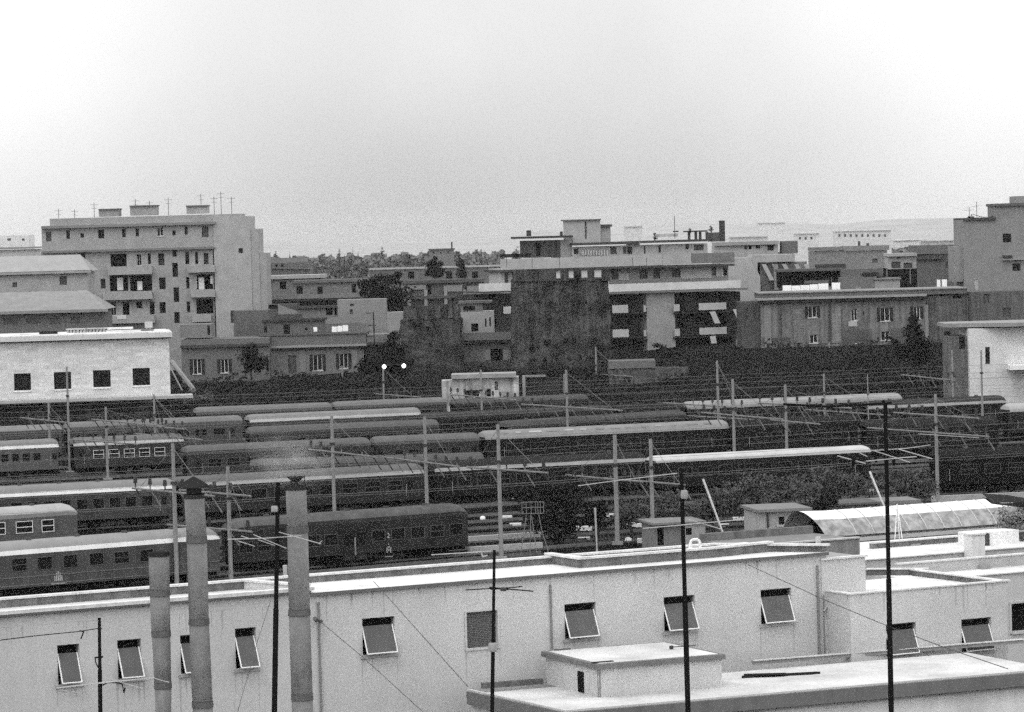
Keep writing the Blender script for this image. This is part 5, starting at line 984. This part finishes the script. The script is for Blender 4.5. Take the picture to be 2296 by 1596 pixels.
FA.part('roof', BM().box(.24, x1 - .2, .24, pB[1] - .15, ZB - .348, ZB - .33), 'whiteroof')
# the stub of the main building behind it
a0 = FA.uv(*q(12, 620, 345)); 
tb2 = Fr('roof_stub', 'white corner block between the long building and the terraced wing', 'building', *q(12, 620, 345), FA2.o.y + 12.8, 28.3, 0); 
x0, x1s, z0, z1 = tb2.rc(12, 560, 345, 918, 640); tb2.part('wall', BM().box(x0, x1s, 0, 5, 0, z1), 'plaster'); tb2.part('coping', BM().box(x0 - .05, x1s + .1, -.1, .3, z1 + .003, z1 + .09), 'cap'); tb2.part('roof', BM().box(x0, x1s, .31, 5, z1 + .003, z1 + .03), tone(.3))
tb2.part('vent_pipe', BM().tube(((x0 + x1s) / 2 - .6, 1.2, z1), ((x0 + x1s) / 2 - .6, 1.2, z1 + 1.0), .13, seg=8), 'plaster')
# wing beyond at right edge
tb3 = Fr('rear_terrace', 'bright parapeted roof terraces behind the terraced wing, at the right edge', 'building', *q(12, 1800, 492), PZ(*q(12, 1800, 492), 7.5).y, 28.3, 0); FA = tb3
x0 = FA.uv(*q(12, 1350, 500))[0]; x1 = FA.uv(*q(12, 2500, 460))[0]
wn = [FA.rc(12, 2105, 705, 2330, 932)]
g = BM(); g.body(x0, x1, 0, 4, 0, 7.5, wn, .3); FA.part('wall', g, 'plaster')
for h in wn:
    w_ = FA.part('window', BM().box(h[0], h[1], .26, .33, h[2], h[3]), 'hole'); FA.part('window_frame', BM().box(h[0] - .12, h[0], -.06, -.003, h[2] - .1, h[3] + .1).box(h[0], h[1], -.06, -.003, h[3], h[3] + .12).box(h[0], h[1], -.1, -.003, h[2] - .14, h[2]), tone(.5), w_)
FA.part('roof', BM().box(x0, x1, -.1, 4, 7.504, 7.56), 'whiteroof')
pb = C(*q(12, 1100, 422), 7.9); pe = C(*q(12, 2300, 352), 7.9); ym = (pb[1] + pe[1]) / 2
strip([(pb[0], ym), (pe[0] + 2, ym)], .25, 7.56, 8.12, tone(.40), 'rear_parapet'); strip([(pb[0], ym), (pe[0] + 2, ym)], .36, 8.124, 8.2, 'cap', 'coping')
FA.part('roof_drain', BM().box(x0 + 5.6, x0 + 6.1, ym - .5, ym - .2, 7.56, 7.8), tone(.3))
# upper white terrace further back
tb4 = Fr('upper_terrace', 'white upper roof terrace with square chimney and dark doorway at right', 'building', *q(12, 1300, 330), PZ(*q(12, 1300, 330), 7.3).y, 28.3, 0); FA = tb4
xa = FA.uv(*q(12, 915, 322))[0]; xb = FA.uv(*q(12, 2420, 250))[0]; xc = FA.uv(*q(12, 1712, 285))[0]
FA.part('wall', BM().box(xa, xb, 0, 9, 0, 7.3), 'boxwall'); FA.part('roof', BM().box(xa - .1, xb, -.1, 9, 7.304, 7.36), 'whiteroof')
cc = C(*q(12, 1765, 360), 7.56); x0, x1, z0, z1 = FA.rc(12, 1712, 145, 1815, 360); FA.part('chimney', BM().box(x0, x1, -.9, -.103, 5, z1), 'w5'); FA.part('chimney_cap', BM().box(x0 - .06, x1 + .06, -.96, -.05, z1 + .003, z1 + .1), 'w5')
p0 = C(*q(12, 915, 212), 7.7); p1 = C(*q(12, 2300, 120), 7.7); ym = min(8.6, (p0[1] + p1[1]) / 2)
strip([(p0[0], ym), (p1[0], ym)], .25, 7.36, 7.65, 'inner', 'rear_parapet'); strip([(p0[0], ym), (p1[0], ym)], .4, 7.654, 7.73, 'cap', 'coping')
x0, x1, z0, z1 = FA.rc(12, 1842, 168, 1922, 268, -2); FA.part('doorway', BM().box(x0, x1, 1.9, 2.1, 7.36, 7.36 + (z1 - z0)), tone(.07)); FA.part('door_block', BM().box(x0 - .3, x1 + 2.2, 2.103, 3.6, 7.36, 7.36 + (z1 - z0) + .05), 'w5')
t_ = thing('roof_stand', 'thin white tripod stand on the upper roof terrace', 'stand', PZ(*q(12, 1190, 240), 7.36)); g = BM().tube((-.05, 0, 2.4), (-.25, 0, 0), .03, seg=5).tube((-.05, 0, 2.4), (.25, 0, 0), .03, seg=5).tube((-.05, 0, 2.4), (.1, .4, 0), .03, seg=5); link('legs', g, 'white', t_); link('base_tray', BM().box(-.5, 1.2, -.3, .3, 0, .1), tone(.3), t_)
g5 = Fr('parapet_roof', 'dark-edged narrow roof behind the long white building, below the pale hut', 'building', *q(12, 400, 215), 192, 28.3, 0); x0, x1, z0, z1 = g5.rc(12, -40, 190, 870, 215); g5.part('wall', BM().box(x0, x1, 0, 5, 0, z0), 'w3'); g5.part('coping', BM().box(x0, x1, -.1, .25, z0 + .003, z0 + .08), tone(.45)); g5.part('rear_coping', BM().box(x0, x1, 4.6, 5, z0 + .003, z0 + .4), 'inner')
# terrace in the lower right with the stair box
FA = Fr('lower_terrace', 'flat pale roof terrace with dark grey fascia at the bottom right', 'terrace', 1270, 1592, PZ(1270, 1592, ZT + .3).y, 23.5, 0)
cl = C(1052, 1545, ZT + .3); cf = (0, 0); cr = C(2420, 1494, ZT + .3); y_r = cr[1]; xr_ = cr[0]
backL = C(1170, 1535, ZT)
deep = 30
p_bl = C(1052, 1545, ZT + .3); 
poly = [(0, 0), (xr_, 0), (xr_, 9.5), (p_bl[0], 9.5), (p_bl[0], p_bl[1])]
g = BM(); g.prism([(.15, .15), (xr_ - .1, .15), (xr_ - .1, 9.4), (p_bl[0] + .15, 9.4), (p_bl[0] + .15, p_bl[1])], ZT - .5, ZT); FA.part('terrace_floor', g, 'terr')
g = BM(); g.prism([(.2, .2), (xr_ - .2, .2), (xr_ - .2, 9.3), (p_bl[0] + .3, 9.3), (p_bl[0] + .3, p_bl[1])], 0, ZT - .503); FA.part('wall', g, tone(.72, streak=.1))
strip([(p_bl[0], p_bl[1]), (0, 0), (xr_, 0)], .3, ZT - .35, ZT + .22, 'fascia', 'fascia'); strip([(p_bl[0], p_bl[1] + .1), (0.02, .1), (xr_, .1)], .12, ZT + .222, ZT + .3, tone(.5), 'coping')
p1 = C(*q(12, 0, 1210), ZT); p2 = C(*q(12, 2180, 1035), ZT); strip([p1, p2], .25, ZT, ZT + .16, tone(.3), 'rear_kerb'); strip([(p1[0], p1[1] - .02), (p2[0], p2[1] - .02)], .32, ZT + .163, ZT + .2, tone(.55), 'kerb_top')
strip([C(*q(11, 0, 1405), ZT), C(*q(11, 480, 1368), ZT)], .2, ZT, ZT + .25, 'inner', 'rear_kerb')
FT_ = FA
FA = Fr('stair_box', 'low square roof box with grey slab roof and small black opening', 'roof box', *q(11, 955, 1478), PZ(*q(11, 955, 1478), ZT).y, 23.5, ZT); b0 = FA
def C2(px, py, z): return C(px, py, z)
zs = 7.05; bl = C(1205, 1461, zs); br = C(1630, 1468, zs); bkk = C(1476, 1435, zs)
wx = br[0] - .12; dy = bl[1] - .2
hole = None
# left face carries the opening: build as a body turned a quarter
g = BM().box(0, wx, 0, dy, 0, zs - ZT - .22); FA.part('wall', g, 'boxwall')
u = C(*q(11, 850, 1370), ZT + .6); dyo = 1.9
x_, z_ = 0, 0
oy0 = C(*q(11, 862, 1445), ZT)[1]; oy1 = C(*q(11, 782, 1435), ZT)[1]; lo, hi = sorted((max(.3, oy0), max(1.3, oy1)))
FA.part('opening', BM().box(-.03, -.003, lo, hi, .03, .95), 'hole')
g = BM().box(-.14, wx + .14, -.14, dy + .2, zs - ZT - .217, zs - ZT); so_ = FA.part('slab', g, 'fascia')
FA.part('slab_top', BM().box(.1, wx - .1, .12, dy - .05, zs - ZT + .004, zs - ZT + .02), 'terr', so_)
FA.part('rust_stain', BM().box(-.01, -.002, .02, .10, 0, zs - ZT - .25).box(.02, .10, -.01, -.002, 0, zs - ZT - .25), tone(.22, var=.5, scale=4))
FA.part('slab_patch', BM().box(-.1, .9, .3, .5, zs - ZT + .021, zs - ZT + .06), tone(.04), so_); FA.part('slab_patch', BM().box(.5, 1.2, dy - .1, dy + .15, zs - ZT + .021, zs - ZT + .07), tone(.12), so_)
t_ = thing('floor_batten', 'dark wedge-shaped batten lying right of the roof box', 'batten', PZ(*q(12, -90, 1320), ZT)); link('batten', BM().prism([(0, -.08), (3.2, .55), (3.6, .78), (3.4, .85), (0, .12)], 0, .10), tone(.02), t_); link('batten_end', BM().box(.1, 2.0, 0, .2, .1, .17), tone(.03), t_)
t_ = thing('roof_tap', 'little dark tap with a short pipe on the roof box slab', 'tap', PZ(*q(11, 1545, 1085), zs + .02)); link('tap_head', BM().tube((0, 0, 0), (0, 0, .16), .09, seg=8), tone(.05), t_); link('tap_pipe', BM().tube((.05, 0, .1), (1.1, .2, .12), .025, seg=6), tone(.08), t_)

# ------------------------------------------------------------------ foreground roof (below the frame), flues and antenna masts
g = Fr('viewpoint_roof', 'roof below the camera that carries the flues and masts', 'building', 1147, 1596, 52, 0, 0)
g.part('wall', BM().box(-40, 40, -30, 3.5, 0, 17.2), 'plaster'); g.part('roof', BM().box(-40, 40, -30, 3.5, 17.203, 17.4), 'terr')
YF = 46.0
def flue(label, pts, cowl=None):    # pts: (cx, y, half width) down the pipe in the layout
    Y = YF; P_ = [(PY(x, y, Y), w * Y / FPX) for x, y, w in pts]; base = Vector((P_[-1][0].x, Y, 17.4)); t = thing('flue_pipe', label, 'flue', base, 0, 'round fibre-cement flues in the foreground')
    P_.append((Vector((P_[-1][0].x + .02, Y, 17.4)), P_[-1][1]))
    for k, ((a, ra), (b_, rb)) in enumerate(zip(P_, P_[1:])):
        a = a - base; b_ = b_ - base; link('pipe_section', BM().tube(b_, a, rb * (1.0), ra, 28), 'flue', t, False)
        for p_ in t.children[-1].data.polygons: p_.use_smooth = len(p_.vertices) == 4
        if k: link('collar', BM().tube(a - Vector((0, 0, .04)), a + Vector((0, 0, .035)), ra * 1.07, ra * 1.04, 28), 'collar', t)
    a, ra = P_[0]; a = a - base; link('soot_rim', BM().tube(a - Vector((0, 0, .02)), a + Vector((0, 0, .03)), ra * 1.05, ra * 1.04, 24), 'soot', t)
    if cowl == 'cone':
        s_ = BM().lathe(a, [(ra * .55, .035), (ra * .75, .04), (ra * .75, .12), (ra * .6, .13)], 20); s_.lathe(a + Vector((0, 0, .12)), [(ra * 1.55, 0), (ra * 1.5, .02), (ra * .9, .08), (ra * .2, .13), (.01, .14)], 24); link('cowl', s_, 'soot', t)
    if cowl == 'funnel':
        s_ = BM().lathe(a, [(ra * .5, .035), (ra * .18, .05), (ra * .15, .07), (ra * .9, .145), (ra * .92, .15), (.02, .11)], 20)
        for k in range(3): an = k * 2.1; s_.tube(a + Vector((ra * .9 * math.cos(an), ra * .9 * math.sin(an), 0)), a + Vector((ra * .85 * math.cos(an), ra * .85 * math.sin(an), .16)), .008, seg=4)
        link('cowl', s_, 'soot', t)
    return t
flue('shortest flue with open dark rim, leftmost of the three', [(356, 1243, 23.3), (358, 1328, 22.6), (361, 1419, 21), (365, 1536, 19), (367, 1640, 17)])
flue('middle flue with a dark conical cowl', [(435, 1113, 22.5), (441, 1209, 22.6), (446, 1393, 22.3), (454, 1578, 23), (457, 1660, 23)], 'cone')
flue('rightmost flue topped by a small inverted funnel', [(663, 1094, 23.2), (667, 1186, 23.4), (671, 1372, 24), (677, 1561, 24), (681, 1660, 24)], 'funnel')

def mast(label, top, bot, r, booms, boxes=(), Y=44.0, m='black'):
    a = PY(*top, Y); b_ = PY(*bot, Y); d = (b_ - a); k = (17.4 - a.z) / d.z; base = a + d * k; base = Vector((base.x, base.y, 17.4)); t = thing('antenna_mast', label, 'antenna mast', base, 0, 'television antenna masts in the foreground')
    n = a * .45 + b_ * .55 - base
    link('mast', BM().tube((0, 0, 0), n, r * 1.15, r * 1.1, 8).tube(n, a - base, r * .9, r * .8, 8), m, t)
    for (n_, pts, rr_, mm, dz) in booms:
        g = BM(); dd = Y + dz; o_ = Vector((0, dz, 0))
        ps = [PY(*q(n_, x, y), Y + dz) - base for x, y in pts]
        for u, v in zip(ps, ps[1:]): g.tube(u, v, rr_ * (.62 if mm == 'alu' else 1), seg=6)
        link('antenna_element', g, mm, t)
    for (n_, x, y, w, h, mm) in boxes:
        c = PY(*q(n_, x, y), Y - .05) - base; s_ = ZM[n_][0] * Y / FPX; bx = link('amplifier_box', BM().lathe(c - Vector((0, 0, h * s_ / 2)), [(w * s_ * .4, 0), (w * s_ * .5, h * s_ * .2), (w * s_ * .5, h * s_ * .8), (w * s_ * .4, h * s_)], 12), mm, t, True)
    return t
EL = .012
mast('short dark mast with antenna arms before the left windows', q(9, 877, 765), q(9, 886, 1596), .024, [(9, [(-300, 1000), (300, 925), (700, 885), (870, 858), (905, 862)], .006, 'black', 0), (9, [(700, 880), (740, 885), (715, 950)], .009, 'black', 0), (9, [(835, 1118), (910, 1108)], .012, 'black', 0), (9, [(840, 1120), (845, 1160), (870, 1210)], .008, 'black', 0),
     (9, [(500, 1385), (930, 1335), (1362, 1295)], .015, 'alu', -.05), (9, [(912, 1290), (1260, 1390)], .013, 'alu', -.03), (9, [(1360, 1298), (1495, 1335)], .009, 'alu', 0), (9, [(905, 1360), (950, 1338), (1020, 1335), (1080, 1350), (1095, 1430), (1105, 1380)], .008, 'black', -.04), (9, [(510, 1400), (680, 1420)], .005, 'alu', 0)])
mast('black mast with yagi antenna standing between the two tall flues', (623, 1082), (615, 1596), .031, [(10, [(-60, 188), (240, 180), (540, 160)], .010, 'alu', -.05), (10, [(20, 200), (160, 245)], .009, 'alu', 0), (10, [(150, 150), (420, 262)], .009, 'alu', -.06), (10, [(190, 192), (330, 240)], .009, 'alu', 0), (10, [(360, 130), (700, 225)], .009, 'alu', -.08), (10, [(690, 220), (710, 200)], .007, 'alu', 0), (10, [(50, 160), (110, 180)], .009, 'alu', 0), (10, [(330, -150), (345, -145)], .03, 'black', 0)],
     [(6, 150, 1080, 56, 50, 'conc')])
mast('black mast with a low cross antenna near the closed window', q(10, 2115, 275), (1103, 1596), .022, [(10, [(1600, 315), (1850, 300), (2090, 285)], .011, 'alu', 0), (10, [(2010, 300), (2020, 330), (2060, 320)], .016, 'alu', 0), (10, [(1880, 602), (2110, 588), (2230, 600)], .007, 'black', 0), (11, [(60, 580), (420, 612)], .008, 'black', 0), (11, [(70, 598), (330, 573)], .007, 'black', .03), (11, [(150, 596), (200, 596)], .025, 'insul', 0)],
     [(10, 2105, 1068, 80, 70, 'conc')])
mast('black mast with two wide thin antennas right of centre', (1527, 1050), (1542, 1596), .030, [(7, [(660, 1015), (950, 975), (1470, 912)], .009, 'alu', 0), (7, [(1190, 1362), (1500, 1335), (1990, 1290)], .010, 'alu', -.05), (7, [(1560, 1290), (1830, 1368)], .010, 'alu', -.04), (7, [(1490, 1010), (1500, 1030)], .02, 'black', 0)],
     [(7, 1527, 1085, 60, 70, 'conc')])
mast('tallest black mast with long top boom at right', (1984, 903), (1998, 1620), .030, [(8, [(350, 330), (700, 350), (850, 342), (1130, 325), (1190, 318)], .014, 'black', 0), (8, [(770, 730), (985, 788)], .011, 'alu', 0), (8, [(940, 708), (1000, 735)], .009, 'alu', 0), (8, [(990, 770), (1380, 735)], .010, 'alu', -.05), (8, [(1050, 690), (1330, 780)], .010, 'alu', -.04), (8, [(1240, 678), (1500, 752)], .010, 'alu', -.05), (8, [(1030, 690), (1300, 672), (1490, 645)], .008, 'alu', 0),
     (8, [(880, 775), (905, 775)], .05, 'black', 0), (8, [(1058, 755), (1074, 755)], .045, 'black', 0), (8, [(1195, 770), (1215, 770)], .06, 'black', 0), (8, [(1368, 730), (1384, 730)], .045, 'black', 0), (8, [(1120, 300), (1128, 330)], .02, 'black', 0), (8, [(1395, 560), (1860, 590)], .006, 'alu', 0)])
def cable(label, n, pts, Y0, Y1, r=.006, m='black'):
    N = len(pts); P_ = [PY(*q(n, x, y), Y0 + (Y1 - Y0) * k / (N - 1)) for k, (x, y) in enumerate(pts)]; g = BM()
    for u, v in zip(P_, P_[1:]): g.tube(u - P_[0], v - P_[0], r, seg=4)
    o = link('guy_cable', g, m); o.location = P_[0]; tag(o, label, 'cable', 'thin guy cables of the foreground masts')
cable('thin cable running down right from the rightmost flue', 10, [(690, 855), (1060, 1165), (1560, 1620)], 46, 40, .004, tone(.08))
cable('thin cable running down from the white roof past the awning window', 10, [(1130, 530), (1350, 775), (1900, 1390)], 60, 44, .005, tone(.08))
cable('thin cable crossing the terraced wing toward the lower right', 12, [(-40, 395), (560, 672), (1090, 892), (1560, 1070), (2080, 1245)], 60, 44, .006, tone(.08))
cable('faint cable left of the second mast', 10, [(290, 690), (190, 1000), (20, 1600)], 46, 44, .004, tone(.1))

# ------------------------------------------------------------------ smoke over the right-hand flue
bm_ = bmesh.new(); bmesh.ops.create_icosphere(bm_, subdivisions=3, radius=1); me = bpy.data.meshes.new('smoke'); bm_.to_mesh(me); bm_.free()
sk = bpy.data.objects.new('smoke', me); COL.objects.link(sk); sk.location = PY(650, 1035, 46.0); sk.scale = (.62, .35, .40); sk.rotation_euler = (0, rad(12), 0); tag(sk, 'thin smoke drifting off the rightmost flue', None, None, 'stuff')
sm_ = bpy.data.materials.new('smoke_air'); sm_.use_nodes = True; t = sm_.node_tree; t.nodes.clear(); o_ = t.nodes.new('ShaderNodeOutputMaterial'); v = t.nodes.new('ShaderNodeVolumePrincipled'); v.inputs['Color'].default_value = (.62, .62, .62, 1)
tc_ = t.nodes.new('ShaderNodeTexCoord'); vl = t.nodes.new('ShaderNodeVectorMath'); vl.operation = 'LENGTH'; t.links.new(tc_.outputs['Object'], vl.inputs[0])
m1 = t.nodes.new('ShaderNodeMapRange'); m1.inputs[1].default_value = 1.0; m1.inputs[2].default_value = .1; m1.inputs[3].default_value = 0; m1.inputs[4].default_value = 1.7; t.links.new(vl.outputs['Value'], m1.inputs[0])
nz_ = t.nodes.new('ShaderNodeTexNoise'); nz_.inputs['Scale'].default_value = 2.2; t.links.new(tc_.outputs['Object'], nz_.inputs['Vector'])
m2 = t.nodes.new('ShaderNodeMapRange'); m2.inputs[1].default_value = .38; m2.inputs[2].default_value = .65; t.links.new(nz_.outputs[0], m2.inputs[0])
m3 = t.nodes.new('ShaderNodeMath'); m3.operation = 'MULTIPLY'; t.links.new(m1.outputs[0], m3.inputs[0]); t.links.new(m2.outputs[0], m3.inputs[1]); t.links.new(m3.outputs[0], v.inputs['Density']); t.links.new(v.outputs[0], o_.inputs['Volume']); me.materials.append(sm_)

# ------------------------------------------------------------------ haze
hb = BM().box(-4200, 4200, -80, 9200, -1.5, 66); hz = link('haze', hb, 'hole'); tag(hz, 'pale even haze over the whole city', None, None, 'stuff')
hm = bpy.data.materials.new('haze_air'); hm.use_nodes = True; t = hm.node_tree; t.nodes.clear(); o_ = t.nodes.new('ShaderNodeOutputMaterial'); v = t.nodes.new('ShaderNodeVolumePrincipled')
v.inputs['Color'].default_value = (.7, .7, .7, 1); v.inputs['Density'].default_value = .00006; v.inputs['Anisotropy'].default_value = 0.0; t.links.new(v.outputs[0], o_.inputs['Volume'])
hz.data.materials.clear(); hz.data.materials.append(hm)
